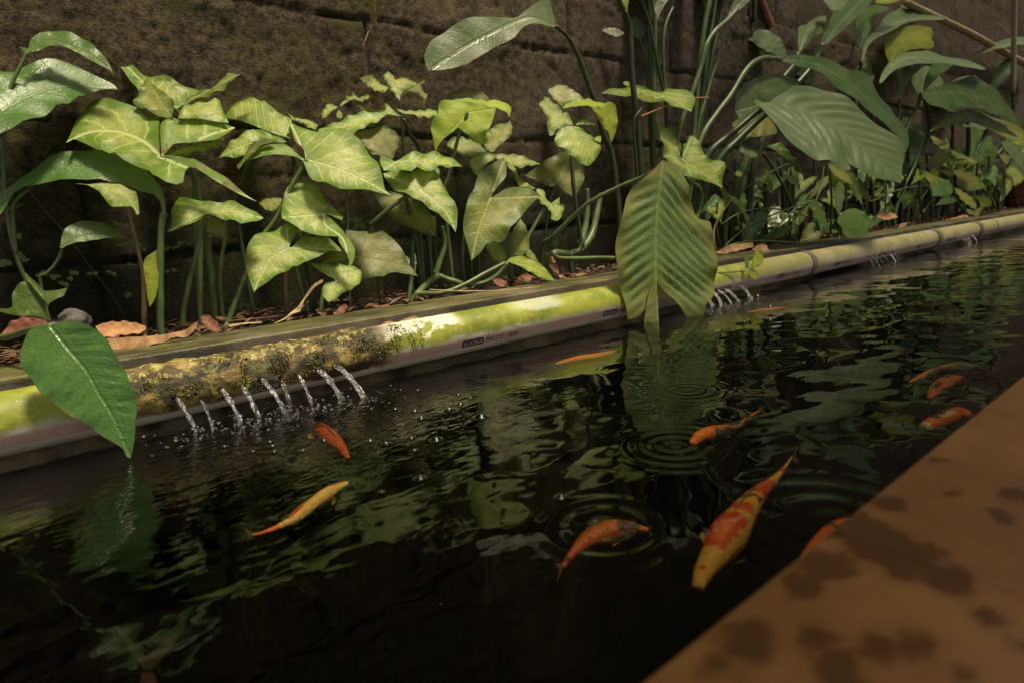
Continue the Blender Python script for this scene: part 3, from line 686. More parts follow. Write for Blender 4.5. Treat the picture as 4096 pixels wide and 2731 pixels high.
def koi(reg, spine, widths, depth, base, patches, label, fins=(), belly=None, tail=True):
    s = REG[reg][2]; pts = [at_z(px(reg, p), -depth) for p in spine]
    root = empty('koi', pts[len(pts)//2], label, 'fish', 'koi swimming in the pond')
    wid = [w/s/2/FPX*(q-CAM).dot(F) for w, q in zip(widths, pts)]
    # a view foreshortens the body across the line of sight: widen accordingly
    Q = catmull(pts, 8); Wd = [x.x for x in catmull([Vector((w, 0, 0)) for w in wid], 8)]
    n = len(Q); Q = [pts[0] + (pts[0]-pts[1])*.06] + Q; Wd = [Wd[0]*.35] + Wd; n += 1
    NS = 28; vs, fs = tube_geo(Q, [max(.0006, w) for w in Wd], NS, True, .9)
    sd = Vector((random.random()*40, 0, 0)); attr = []
    for i in range(n):
        u = i/(n-1)
        for k in range(NS):
            g = 2*math.pi*k/NS; side = math.cos(g); v = vs[i*NS+k]; c = base
            wob = .028*fbm(v*80+sd, 2)
            for (u0, u1, s0, s1, col) in patches:
                if u0 < u+wob < u1 and s0 < side+wob*6 < s1: c = col
            attr.append((c[0], c[1], c[2], 1))
    mesh_obj('body', vs, fs, M['koi'], root, True, attr)
    ke = max(2, int(n*.07)); de = (Q[ke+1]-Q[ke-1]).normalized(); se = de.cross(Vector((0, 0, 1)))
    for sg in (-1, 1):
        ev, ef = tube_geo([Q[ke]+se*sg*Wd[ke]*.80+Vector((0, 0, Wd[ke]*.42)), Q[ke]+se*sg*Wd[ke]*.92+Vector((0, 0, Wd[ke]*.50))], [Wd[ke]*.14, Wd[ke]*.11], 10); mesh_obj('eye', ev, ef, M['ink'], root)
    if tail:                                              # upright forked tail fin
        e, d = Q[-1], (Q[-1]-Q[-4]).normalized(); L = max(Wd)*1.5; sw = d.cross(Vector((0, 0, 1)))*L*.18
        T = [e-d*L*.35, e+d*L*.55+Vector((0, 0, L*.55))+sw, e+d*L*.30+sw*.5, e+d*L*.55-Vector((0, 0, L*.55))+sw]
        mesh_obj('tail_fin', T, [(0, 1, 2), (0, 2, 3)], M['fin'], root)
    i0 = int(n*.38); i1 = int(n*.68); top = [Q[i] + Vector((0, 0, Wd[i]*.85)) for i in range(i0, i1)]
    up = [p + Vector((0, 0, max(Wd)*.35*math.sin(math.pi*(k+.6)/(len(top)+.4)))) for k, p in enumerate(top)]
    for q in up: q.z = min(q.z, -.003)
    fsx = [(k, k+1, len(top)+k+1, len(top)+k) for k in range(len(top)-1)]
    if fsx: mesh_obj('dorsal_fin', top+up, fsx, M['fin'], root)
    kf = int(n*.27); dv_ = (Q[kf+1]-Q[kf-1]).normalized(); sv = dv_.cross(Vector((0, 0, 1))); wm = max(Wd)
    for sg in (() if fins else (-1, 1)):
        c0 = Q[kf] + sv*sg*Wd[kf]*.8; fn = [c0-dv_*wm*.25, c0+sv*sg*wm*1.0+dv_*wm*.35, c0+sv*sg*wm*1.15+dv_*wm*.95, c0+sv*sg*wm*.55+dv_*wm*1.0, c0+dv_*wm*.25]
        mesh_obj('pectoral_fin', [q+Vector((0, 0, -.002*i)) for i, q in enumerate(fn)], [(0, 1, 2, 3, 4)], M['fin'], root, False)
    for fp in fins:
        W3 = [at_z(px(reg, p), -depth-.004*k) for k, p in enumerate(fp)]; W3 = catmull(W3, 4, True)
        mesh_obj('pectoral_fin', W3, [tuple(range(len(W3)))], M['fin'], root, False)
    return root
koi('N', [(335, 1480), (370, 1380), (440, 1270), (540, 1120), (620, 1000), (705, 880), (790, 790), (862, 728), (935, 645), (990, 565)], [80, 132, 180, 256, 200, 146, 96, 58, 24, 8], .034, YEL,
    [(.11, .14, -.2, .4, RED), (.24, .42, -1.1, .75, RED), (.28, .36, -.4, .3, ORA), (.445, .505, -1.1, .8, RED), (.50, .53, -1.1, 1.1, YEL), (.535, .565, -.9, .9, BLK), (.58, .74, -1.1, 1.1, RED), (.77, .80, -.8, .4, RED), (.84, .88, -1, 1, RED)],
    'large yellow koi with red saddles swimming head down near the brown coping', [[(555, 1330), (620, 1292), (735, 1265), (750, 1285), (690, 1318), (590, 1338)], [(372, 1165), (350, 1120), (362, 1090), (392, 1120)]])
koi('N', [(292, 478), (345, 432), (420, 402), (510, 388), (600, 365), (680, 312), (740, 268), (776, 240)], [46, 92, 105, 96, 70, 46, 30, 14], .030, ORA,
    [(.5, .62, -1.1, 1.1, BLK), (.3, 1, .25, 1.1, BLK), (.7, .76, -1, 1, BLK)], 'bright orange koi with a black flank between the hanging leaf reflection and the yellow koi')
koi('Q', [(2042, 192), (1985, 218), (1920, 258), (1850, 308), (1770, 372), (1705, 418), (1625, 455), (1545, 484), (1485, 496)], [26, 62, 84, 80, 92, 60, 36, 24, 8], .030, (.66, .48, .16),
    [(.06, .20, -.3, .7, RED), (.48, .66, -.2, 1.1, RED), (.74, .97, -1, 1, ORA)], 'slender yellow and orange koi alone in the dark left half of the pond')
koi('R', [(1990, 735), (1800, 715), (1560, 725), (1340, 790), (1150, 890), (1010, 1010), (910, 1130), (845, 1235)], [70, 170, 290, 310, 230, 130, 90, 60], .055, (.42, .09, .015), [(.1, .3, -1, .2, BLK), (.86, .92, -1, 1, BLK)], 'dull orange koi blurred under round ripples in the middle of the pond')
koi('N', [(1050, 1300), (1130, 1205), (1220, 1110), (1300, 1048), (1400, 1020), (1500, 1000)], [40, 76, 88, 84, 70, 40], .028, ORA, [(.5, .56, -1, 1, BLK)], 'orange koi half hidden by the edge of the brown coping', tail=False)
koi('O', [(985, 732), (1100, 680), (1250, 632), (1400, 602), (1520, 596), (1640, 612), (1720, 640)], [20, 52, 86, 84, 60, 40, 16], .040, (.55, .13, .03), [(.3, .36, -1, 1, BLK), (.66, 1, -1, 1, BLK), (.2, .7, .35, 1.1, BLK)], 'long orange koi with a dark tail at the far right of the pond')
koi('O', [(1160, 880), (1220, 800), (1300, 742), (1390, 705), (1450, 690)], [50, 105, 125, 84, 30], .042, (.50, .12, .04), [(.2, .35, -.4, .6, BLK), (.5, .6, -1, .3, BLK)], 'small orange and black koi just below the long one at far right')
koi('O', [(1112, 1150), (1180, 1112), (1300, 1060), (1430, 1010), (1530, 1040)], [96, 135, 150, 120, 60], .030, ORA, [(.0, .12, -1, 1, WHT), (.28, .55, -1.1, .5, BLK), (.4, .6, .2, .7, WHT), (.75, .9, .3, 1, BLK)], 'orange koi with black and white bands against the coping at far right', tail=False)
koi('K', [(1650, 880), (1750, 930), (1850, 1020), (1940, 1100), (2000, 1190)], [60, 130, 150, 90, 40], .045, (.45, .07, .02), [], 'reddish koi under the splashes just below the near jets')
koi('L', [(1730, 745), (1880, 708), (2050, 680), (2210, 642)], [30, 62, 62, 30], .035, ORA, [], 'orange koi lying along the mirrored pipe near the hanging leaf')
koi('Z', [(2990, 1252), (3040, 1246), (3095, 1240), (3145, 1231)], [10, 22, 22, 8], .03, ORA, [], 'thin orange koi beyond the jets beside the hanging leaf')
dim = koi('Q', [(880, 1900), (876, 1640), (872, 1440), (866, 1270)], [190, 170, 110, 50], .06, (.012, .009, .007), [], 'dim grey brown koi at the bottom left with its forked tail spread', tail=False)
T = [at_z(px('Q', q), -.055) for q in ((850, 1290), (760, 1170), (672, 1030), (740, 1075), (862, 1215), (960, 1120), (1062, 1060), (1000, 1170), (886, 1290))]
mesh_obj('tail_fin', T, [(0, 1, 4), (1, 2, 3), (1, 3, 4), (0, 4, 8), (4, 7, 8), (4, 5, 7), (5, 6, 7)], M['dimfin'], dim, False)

# ---------------------------------------------------------------- things lying about or fixed to the wall
def flake(reg, pts, J, Y, tilt, mat, label, name='dead_leaf', cat='dead leaf', group=None, tips=(), fold=.18, droop=-.1, wave=.05, az=0):
    o = leaf(None, reg, pts, J, Y, tilt, az, tips, mat=mat, fold=fold, droop=droop, wave=wave, name=name, res=18)
    c = sum((v.co for v in o.data.vertices), Vector())/len(o.data.vertices)
    for v in o.data.vertices: v.co -= c
    o.location = c; return tag(o, label, cat, group)
G_ = 'dead leaves lying along the kerb'
flake('J', [(860, 245), (960, 210), (1080, 205), (1200, 215), (1280, 240), (1320, 265), (1290, 310), (1180, 320), (1050, 335), (940, 345), (890, 290)], (900, 260), .90, 50, 'deado', 'orange brown dead leaf behind the glossy leaf at lower left', group=G_, tips=[(1310, 280)])
flake('J', [(960, 350), (1100, 338), (1250, 335), (1400, 327), (1550, 315), (1680, 290), (1740, 250), (1790, 225), (1775, 290), (1700, 350), (1550, 368), (1450, 392), (1350, 430), (1250, 450), (1100, 440), (1020, 450)], (1000, 400), .855, 55, 'dead', 'long folded tan dead leaf draped on the kerb at lower left', group=G_, tips=[(1780, 240)])
flake('J', [(1810, 145), (1870, 135), (1920, 180), (1960, 220), (1990, 285), (1940, 300), (1880, 270), (1840, 230), (1800, 190)], (1820, 150), .88, 60, 'deadr', 'small red brown curled leaf standing at the foot of the stems', group=G_, tips=[(1985, 285)])
flake('J', [(20, 300), (100, 210), (200, 172), (330, 175), (430, 200), (440, 260), (200, 290), (60, 335)], (60, 300), .95, 55, 'deadr', 'broad dark brown dead leaf at the left edge beside the rock', group=G_, tips=[(430, 210)])
flake('V', [(560, 1310), (700, 1240), (850, 1120), (910, 1040), (980, 940), (1060, 860), (1150, 820), (1155, 848), (1070, 890), (1000, 965), (930, 1050), (885, 1165), (800, 1205), (700, 1262), (620, 1295)], (580, 1300), .90, 62, 'straw', 'long dry straw coloured blade arching up from the kerb', group=G_, tips=[(1150, 835)])
flake('V', [(1080, 1165), (1200, 1195), (1300, 1170), (1370, 1110), (1420, 1095), (1442, 1130), (1420, 1185), (1330, 1240), (1200, 1245), (1130, 1212)], (1100, 1180), .875, 50, 'deadr', 'dark red curled leaf on the kerb under the small heart shaped leaf', group=G_, tips=[(1435, 1110)])
flake('V', [(1660, 1085), (1720, 1070), (1800, 1100), (1920, 1088), (1925, 1120), (1800, 1145), (1720, 1155)], (1670, 1085), .875, 50, 'deadr', 'flat red brown dead leaf behind the kerb above the scraped pipe', group=G_, tips=[(1920, 1100)])
flake('V', [(1820, 1335), (1880, 1292), (1950, 1278), (2020, 1300), (2100, 1262), (2230, 1230), (2290, 1262), (2100, 1310), (1980, 1345), (1880, 1352)], (1850, 1325), .745, 60, 'dead', 'brown dead leaf wedged between the kerb and the pipe', group=G_, tips=[(2280, 1250)])
flake('W', [(960, 310), (1030, 303), (1115, 350), (1080, 392), (1020, 382)], (970, 312), .885, 55, 'deadr', 'small square brown leaf piece behind the straw on the kerb', group=G_, tips=[(1090, 380)])
flake('W', [(1180, 375), (1240, 290), (1330, 265), (1378, 300), (1340, 352), (1250, 385)], (1190, 370), .89, 55, 'deadr', 'rounded red brown leaf right of the small square one on the kerb', group=G_, tips=[(1360, 290)])
flake('W', [(1525, 20), (1600, 80), (1640, 190), (1652, 272), (1580, 222), (1535, 120)], (1535, 25), .93, 70, 'deado', 'narrow rust coloured leaf hanging beside the bent stem base', group=G_, tips=[(1650, 265)])
flake('W', [(1650, 265), (1790, 255), (1900, 260), (1960, 275), (1800, 300), (1700, 300)], (1660, 270), .885, 45, 'dead', 'flat brown leaf behind the kerb left of the big hanging leaf', group=G_, tips=[(1950, 270)])
flake('Y', [(1430, 82), (1520, 70), (1600, 45), (1650, 55), (1662, 85), (1550, 102), (1430, 106)], (1435, 90), .89, 55, 'deado', 'bright orange dead leaf behind the far pipe clamps', group=G_, tips=[(1655, 65)])
flake('Y', [(610, 40), (700, 10), (800, 30), (832, 80), (700, 97), (640, 70)], (620, 45), .93, 55, 'deado', 'wide rust brown dead leaf behind the far dark pothos leaf', group=G_, tips=[(825, 60)])
flake('Y', [(860, 190), (890, 140), (960, 130), (932, 182)], (865, 185), .89, 55, 'deado', 'small pinkish dead leaf behind the far yellow pipe', group=G_, tips=[(955, 135)])
flake('Y', [(1130, 222), (1250, 182), (1390, 210), (1382, 236), (1200, 238)], (1140, 222), .80, 55, 'deadr', 'nearly black dead leaf on the kerb by the widest clamp', group=G_, tips=[(1385, 222)])
flake('X', [(480, 470), (620, 400), (760, 385), (880, 385), (900, 430), (700, 470), (540, 495)], (500, 470), .84, 55, 'dead', 'long brown curled leaf right of the big hanging leaf', group=G_, tips=[(890, 400)])
flake('X', [(900, 440), (960, 400), (1040, 400), (1110, 480), (1090, 510), (1020, 460)], (910, 435), .80, 50, 'dead', 'pale brown torn leaf tucked behind the little sprig on the pipe', group=G_, tips=[(1100, 490)])
flake('X', [(1740, 370), (1820, 325), (1910, 305), (1920, 350), (1800, 372)], (1750, 365), .87, 55, 'deado', 'pinkish dead leaf piece at the foot of the far pothos stem', group=G_, tips=[(1915, 320)])
def stick(reg, pts, Ys, w, mat, label, name='twig', cat='twig', taper=.7, group=None):
    P = [at_y(px(reg, p), y) for p, y in zip(pts, Ys)]; Q = catmull(P, 6) if len(P) > 2 else P
    s = REG[reg][2]; rr = [w/s/2/FPX*(q-CAM).dot(F)*(1-(1-taper)*i/(len(Q)-1)) for i, q in enumerate(Q)]
    vs, fs = tube_geo(Q, rr, 10); c = sum(vs, Vector())/len(vs)
    o = mesh_obj(name, [v-c for v in vs], fs, M[mat]); o.location = c; return tag(o, label, cat, group)
stick('W', [(310, 418), (600, 430), (1000, 428), (1350, 396), (1640, 368)], [.872, .862, .84, .81, .80], 16, 'straw', 'long thin dry straw lying across the kerb', 'dry_straw', 'straw')
stick('V', [(40, 1280), (350, 1250), (640, 1222)], [.90, .90, .90], 22, 'deadr', 'thin reddish stick lying behind the kerb at left', 'twig', 'twig')
stick('V', [(40, 1345), (240, 1315), (430, 1298)], [.885, .885, .885], 50, 'straw', 'pale flat straw lying behind the kerb at left', 'dry_straw', 'straw', .5)
stick('E', [(145, 1045), (280, 990), (420, 935)], [.97, .97, .98], 18, 'deado', 'dry reddish blade caught under the raised arrowhead leaf', 'dry_straw', 'straw', .5)
stick('E', [(605, 884), (680, 880), (750, 876)], [.98, .98, .99], 18, 'deado', 'short dry blade end sticking out among the lily stalks', 'dry_straw', 'straw', .6)
M['bamboo'] = dead_mat('pale_bamboo', (.27, .21, .10), (.42, .34, .18)); M['rod'] = dead_mat('pale_rod', (.30, .25, .15), (.46, .40, .26))
M['pink'] = dead_mat('pink_stick', (.30, .10, .06), (.40, .16, .10)); M['root'] = dead_mat('thin_root', (.07, .035, .02), (.13, .07, .04))
stick('G', [(960, 30), (1100, 100), (1500, 290), (1700, 400), (2060, 600)], [YW-.05]*5, 62, 'bamboo', 'slanting bamboo pole against the wall at top right', 'bamboo_pole', 'pole', .85)
stick('G', [(1921, -200), (1920, 0), (1916, 400), (1910, 830)], [YW-.14]*4, 44, 'rod', 'thin upright pale rod at the right edge crossing the bamboo', 'upright_rod', 'rod', .9)
stick('E', [(1205, -20), (1250, 90), (1312, 240)], [YW-.012]*3, 58, 'pink', 'flat pinkish stick fixed to the wall behind the lily stalks', 'wall_stick', 'stick', 1)
REG['k'] = (1300, 0, 4.612)
stick('k', [(850, -120), (862, 0), (880, 220), (900, 415)], [YW-.10, YW-.09, YW-.075, YW-.06], 140, 'straw', 'dry hollow tan stalk hanging down at the top of the wall', 'hanging_stalk', 'stalk', .75)
stick('k', [(800, 590), (745, 740), (692, 880)], [YW-.02]*3, 18, 'straw', 'short pale rootlet hanging under the dry stalk on the wall', 'rootlet', 'root', .6)
stick('I', [(255, 365), (400, 540), (560, 720), (700, 900), (830, 1080), (950, 1230), (1030, 1340), (1110, 1490)], [YW-.022]*8, 13, 'root', 'thin brown root running down the wall at left', 'hanging_root', 'root', .7)
# rock
m, t, P, out = new_mat('grey_rock'); b = NB(t); n = b.noise(b.pos(), 60, 5, .65)
b.lk(b.mix(b.ramp(n, .35, .65), (.07, .065, .055), (.16, .15, .13)), P.inputs['Base Color']); P.inputs['Roughness'].default_value = .85; b.lk(b.bump(n, .004), P.inputs['Normal']); M['rock'] = m
def rock(reg, c, w, h, Y, label):
    s = REG[reg][2]; C0 = at_y(px(reg, c), Y); k = (C0-CAM).dot(F)/FPX/s
    bm = bmesh.new(); bmesh.ops.create_icosphere(bm, subdivisions=4, radius=1); vs = []
    for v in bm.verts:
        q = v.co.copy(); f = 1+.22*mnoise.noise(q*1.3+C0*40)+.08*mnoise.noise(q*4)
        vs.append(Vector((q.x*w*k*f, q.y*w*k*f*.8, q.z*h*k*f)))
    fs = [tuple(v.index for v in f.verts) for f in bm.faces]; bm.free()
    o = mesh_obj('rock', vs, fs, M['rock']); o.location = C0; return tag(o, label, 'rock')
rock('J', (655, 210), 130, 125, 1.0, 'grey rounded rock on the soil behind the glossy lower left leaf')
rock('J', (480, 250), 90, 70, .99, 'smaller dark rock leaning on the rounded rock at left')
# terracotta pot at the far right
m, t, P, out = new_mat('old_terracotta'); b = NB(t); n = b.noise(b.pos(), 40, 4); b.lk(b.mix(b.ramp(n, .35, .65), (.12, .035, .02), (.22, .075, .04)), P.inputs['Base Color']); P.inputs['Roughness'].default_value = .8; M['pot'] = m
pc = at_y((4085, 850), .97); pr_ = .10
prof = [(.0, .0), (.7, .0), (.78, .25), (.92, .85), (.93, .95), (1.03, .96), (1.05, 1.15), (.95, 1.16), (.93, 1.0), (.86, .6), (.0, .55)]
vs, fs = [], []; n = 36
for r, z in prof:
    for k in range(n): g = 2*math.pi*k/n; vs.append(Vector((r*pr_*math.cos(g), r*pr_*math.sin(g), z*pr_*1.6)))
for i in range(len(prof)-1):
    for k in range(n): fs.append((i*n+k, i*n+(k+1) % n, (i+1)*n+(k+1) % n, (i+1)*n+k))
o = mesh_obj('flower_pot', vs, fs, M['pot']); o.location = (pc.x, pc.y, SOIL); tag(o, 'dark red clay pot on the soil at the far right', 'pot')
# leaf litter (uncountable)
vs, fs = [], []
for _ in range(3600):
    u = random.random(); x = -.1+5.0*u**1.5; y = random.uniform(YL1-.012, YW-.02); z = SOIL+.004+random.random()*.008
    r = random.choice((.003, .005, .007, .010, .016))*random.uniform(.7, 1.2); a = random.random()*6.28; k = len(vs); tl = random.uniform(-.6, .6)
    for (p_, q_) in ((-1, 0), (0, .35), (1, .1), (.1, -.3)):
        vs.append(Vector((x+r*(p_*math.cos(a)-q_*math.sin(a)), y+r*(p_*math.sin(a)+q_*math.cos(a)), z+r*p_*tl*.6+abs(q_)*r*.5)))
    fs.append((k, k+1, k+2, k+3))
tag(mesh_obj('leaf_litter', vs, fs, M['litter'], None, False), 'scattered bits of dry leaves over the dark soil', 'leaf litter', kind='stuff')
# tiny weeds rooted in the wall
m, t, P, out = new_mat('tiny_weed'); b = NB(t); n = b.noise(b.pos(), 90, 2); b.lk(b.mix(n, (.13, .19, .06), (.26, .33, .14)), P.inputs['Base Color']); P.inputs['Roughness'].default_value = .5; M['weed'] = m
WE = [('I', [(160, 770), (190, 960), (165, 930), (225, 985), (30, 1000), (70, 1010), (20, 1030)], 60), ('I', [(1065, 852), (1105, 850), (1130, 835), (1155, 855), (1190, 830), (1190, 860), (1150, 828), (1290, 890), (1250, 850)], 40), ('I', [(1480, 885), (1505, 880), (1560, 875), (1590, 868), (1605, 840), (1620, 830)], 36),
 ('I', [(370, 1110), (390, 1095), (345, 1125), (470, 1130), (480, 1150), (520, 1130), (545, 1190), (590, 1205)], 46), ('I', [(650, 1097), (680, 1102), (630, 1152), (800, 1110), (855, 1105), (975, 1088), (1020, 1110)], 46), ('I', [(1160, 1022), (1190, 1030), (1550, 1072), (1570, 1080), (1500, 1090)], 34), ('I', [(1140, 1280), (1155, 1305), (1135, 1310), (1160, 1290)], 36),
 ('I', [(2090, 985), (2120, 1000), (2145, 1010), (2120, 1030), (2150, 1150), (2170, 1300)], 30), ('V', [(200, 1075), (250, 1085), (300, 1075), (320, 1095), (175, 1115), (270, 1100)], 60), ('V', [(1480, 85), (1540, 95), (1590, 85), (1540, 160), (1600, 150), (1640, 175), (1530, 200), (1730, 190), (1390, 110)], 66), ('V', [(985, 245), (1010, 255), (970, 265), (1000, 240)], 40)]
WL = ['pale weed at the far left of the wall beside the pothos stem', 'pale weed with round leaflets left of the broad green stalk', 'small pale weed right of the broad green stalk on the wall', 'ferny pale weed on the wall above the lower left pothos leaf', 'row of tiny pale seedlings low on the dark wall', 'faint seedlings low on the wall beside the yellow sheath', 'tiny seedlings near the soil left of the yellow sheath', 'tiny seedlings on the mossy wall between stems and lower leaf', 'bright little weed on the soil beside the slanting stem', 'ferny weed on the wall behind the middle arrowhead leaves', 'tiny sprouts on the wall under the middle arrowhead leaves']
for (reg, pts, w), lb in zip(WE, WL):
    vs, fs = [], []
    for p_ in pts:
        c0 = at_y(px(reg, p_), YW-.035); k = (c0-CAM).dot(F)/FPX/REG[reg][2]*w*.5; b0 = len(vs); a = random.random()*6.28; lo = random.uniform(.55, .9)
        st = c0 + Vector((0, .03, -.006))
        for i in range(9):
            g = 2*math.pi*i/9; rr = k*(1+.25*math.sin(3*g+a)); vs.append(c0 + Vector((rr*math.cos(g), -.3*rr*math.sin(g), rr*lo*math.sin(g)+.15*rr*math.cos(2*g))))
        fs.append(tuple(range(b0, b0+9)))
        b0 = len(vs); vs += [c0, c0+Vector((.0012, 0, .0)), st+Vector((.0012, 0, 0)), st]; fs.append((b0, b0+1, b0+2, b0+3))
    c = sum(vs, Vector())/len(vs); o = mesh_obj('wall_weed', [v-c for v in vs], fs, M['weed']); o.location = c; tag(o, lb, 'weed', 'weeds sprouting from the wall')
# ---------------------------------------------------------------- plants
def plant(name, reg, base, Y, label, cat, group=None):
    q = at_y(px(reg, base), Y); return empty(name, (q.x, q.y, SOIL), label, cat, group)
GA, GL, GP = 'arrowhead plants along the wall', 'peace lilies in the bed', 'pothos vines in the bed'

# peace lily at the left edge
p = plant('peace_lily', 'I', (-300, 1500), .95, 'peace lily at the left edge with a broad ruffled leaf and a glossy drooping leaf', 'peace lily', GL)
leaf(p, 'A', [(1030, 690), (1000, 655), (860, 600), (740, 535), (600, 492), (480, 485), (350, 505), (240, 525), (100, 580), (-60, 640), (-220, 760), (-330, 950), (-370, 1230), (-200, 1260), (0, 1195), (130, 1150), (300, 1080), (450, 980), (600, 880), (740, 790), (880, 712)], (-365, 1200), .98, 50, 10, [(1025, 690)], [(0, 1000), (300, 810), (560, 710)], 'lily', .10, .10, .026, .022, nplt=12, rnd=.9)
stem(p, 'A', [(-365, 1200), (-400, 1900), (-380, 3000)], .98, .96, 40, 46)
leaf(p, 'J', [(455, 225), (540, 193), (640, 190), (760, 212), (860, 260), (930, 320), (990, 400), (1040, 490), (1090, 570), (1130, 640), (1160, 720), (1190, 800), (1205, 900), (1213, 1000), (1203, 1090), (1200, 1190), (1180, 1290), (1150, 1412), (1110, 1398), (1085, 1330), (1000, 1270), (880, 1200), (800, 1130), (700, 1060), (600, 1010), (500, 930), (400, 840), (320, 740), (250, 640), (212, 540), (205, 440), (230, 350), (280, 265), (380, 232)], (450, 232), .672, 70, -8, [(1148, 1408)], [(600, 420), (760, 610), (880, 830), (1010, 1060)], 'lily', .10, .04, .026, .016, nplt=12, rnd=1.0, res=32)
stem(p, 'J', [(455, 235), (270, 268), (60, 330), (-150, 360)], .676, .93, 50, 60)
# second lily: the arched leaf with its upright stalk
p = plant('peace_lily', 'I', (1440, 1560), .93, 'single arched glossy leaf on a tall broad stalk in front of the left wall', 'peace lily', GL)
leaf(p, 'I', [(1490, 600), (1482, 450), (1460, 370), (1400, 290), (1320, 190), (1240, 140), (1100, 90), (960, 40), (870, 5), (700, 0), (560, 20), (450, 60), (320, 130), (200, 220), (100, 300), (0, 345), (-120, 460), (-160, 600), (-60, 600), (0, 565), (60, 450), (110, 370), (200, 320), (330, 300), (430, 278), (540, 270), (650, 276), (780, 282), (900, 282), (1000, 292), (1100, 310), (1200, 350), (1280, 380), (1370, 402), (1430, 455), (1455, 560)], (1470, 585), .925, 52, 0, [(-150, 590)], [(1440, 430), (1300, 280), (1000, 170), (600, 160), (150, 330)], 'lily', .08, .02, .010, .016, nplt=11, rnd=1.0)
stem(p, 'I', [(1468, 560), (1445, 700), (1440, 1000), (1437, 1320), (1440, 1590)], .925, .93, 54, 62)
leaf(p, 'I', [(1415, 890), (1345, 935), (1295, 980), (1285, 1060), (1308, 1200), (1325, 1330), (1345, 1400), (1390, 1330), (1413, 1240), (1424, 1090)], (1415, 900), .935, 72, 20, [(1345, 1398)], (), 'glow', .08, .05, 0, .01, name='young_leaf', rnd=.3)

# pothos at left
p = plant('pothos_vine', 'I', (300, 1450), 1.03, 'yellow flecked pothos climbing at the far left of the wall', 'pothos', GP)
leaf(p, 'A', [(250, 475), (262, 380), (320, 312), (400, 277), (520, 270), (640, 290), (760, 345), (860, 420), (940, 500), (985, 590), (1018, 668), (965, 600), (860, 550), (740, 490), (640, 440), (560, 415), (480, 405), (400, 425), (330, 455)], (258, 465), 1.04, 58, 0, [(1016, 664)], [(420, 350), (700, 420), (900, 530)], 'pothos', .05, .08, 0, .02, rnd=.9)
leaf(p, 'A', [(160, 408), (210, 425), (265, 440), (300, 452), (262, 472), (235, 500), (205, 450)], (255, 470), 1.035, 50, 0, [(162, 410)], (), 'pothos', .1, .1, 0, .02, rnd=1)
stem(p, 'A', [(255, 470), (200, 560), (60, 900), (30, 1400), (50, 1800), (130, 2240), (250, 2540), (400, 2760)], 1.035, 1.03, 26, 44)
leaf(p, 'I', [(548, 872), (545, 835), (560, 755), (605, 690), (680, 645), (780, 628), (900, 640), (1000, 680), (1130, 757), (1020, 770), (900, 790), (800, 812), (680, 832), (600, 858), (560, 885)], (552, 868), 1.0, 60, 12, [(1125, 756)], [(740, 760), (950, 740)], 'pothos', .06, .1, 0, .015, rnd=.7)
stem(p, 'I', [(552, 868), (545, 930), (500, 1020), (420, 1110), (365, 1200)], 1.0, 1.02, 26, 30)
leaf(p, 'I', [(-80, 1420), (0, 1408), (60, 1415), (100, 1400), (105, 1310), (140, 1230), (210, 1185), (300, 1190), (380, 1270), (405, 1340), (412, 1512), (330, 1490), (200, 1490), (100, 1470), (0, 1442)], (330, 1290), 1.0, 58, 0, [(410, 1510), (-70, 1425)], (), 'pothos', .1, .15, 0, .02, rnd=.3)
leaf(p, 'I', [(350, 1215), (385, 1262), (430, 1262), (520, 1252), (605, 1230), (570, 1300), (500, 1342), (440, 1372), (430, 1400), (395, 1340), (330, 1270), (240, 1160), (215, 1090), (260, 1130)], (385, 1290), .985, 55, 0, [(600, 1234), (428, 1398), (218, 1095)], (), 'pothos', .1, .1, 0, .02, rnd=.35)
leaf(p, 'I', [(30, 540), (100, 500), (180, 470), (215, 475), (150, 520), (80, 545)], (35, 538), 1.03, 60, 0, [(212, 476)], (), 'pothos', .08, .1, 0, .02, rnd=.9)
stem(p, 'I', [(300, 320), (180, 420), (115, 520), (125, 750), (140, 930)], 1.03, 1.03, 24, 36, ground=False)

# arrowhead 1
p = plant('arrowhead_plant', 'I', (1800, 1540), 1.0, 'tall pale arrowhead plant at left with one very large creased leaf', 'arrowhead plant', GA)
leaf(p, 'A', [(580, 1252), (620, 1150), (650, 1070), (720, 980), (830, 905), (960, 895), (1060, 930), (1160, 950), (1250, 970), (1340, 1010), (1415, 1055), (1432, 1120), (1432, 1390), (1445, 1390), (1448, 1120), (1470, 1058), (1600, 1060), (1720, 1060), (1850, 1070), (2000, 1080), (2100, 1112), (2060, 1165), (1980, 1240), (1850, 1262), (1700, 1282), (1560, 1305), (1500, 1360), (1442, 1412), (1500, 1424), (1640, 1434), (1750, 1454), (1880, 1504), (2000, 1574), (2100, 1644), (2220, 1724), (2294, 1762), (2050, 1674), (1850, 1566), (1760, 1514), (1700, 1504), (1660, 1544), (1640, 1634), (1580, 1659), (1500, 1659), (1420, 1614), (1370, 1574), (1330, 1512), (1290, 1500), (1200, 1460), (1100, 1430), (980, 1372), (850, 1312), (720, 1247), (650, 1217)], (1437, 1410), .945, 46, 0, [(580, 1250), (2096, 1112), (2290, 1762)], [(1300, 1270), (1080, 1170), (800, 1155)], 'arrow', .07, .12, .004, .035, nplt=9, rnd=.55, res=34)
leaf(p, 'A', [(1590, 1062), (1620, 980), (1720, 925), (1850, 890), (1970, 885), (1988, 960), (2045, 1082), (1900, 1072), (1750, 1065)], (1600, 1055), .985, 46, 0, [(2040, 1080)], (), 'arrow', .12, .1, 0, .04, rnd=.5)
leaf(p, 'A', [(1440, 1420), (1560, 1330), (1750, 1290), (1900, 1240), (1990, 1188), (1982, 1240), (1930, 1300), (1830, 1350), (1700, 1392), (1560, 1425)], (1442, 1420), .975, 50, 0, [(1985, 1192)], (), 'arrow', .1, .1, 0, .04, rnd=.5)
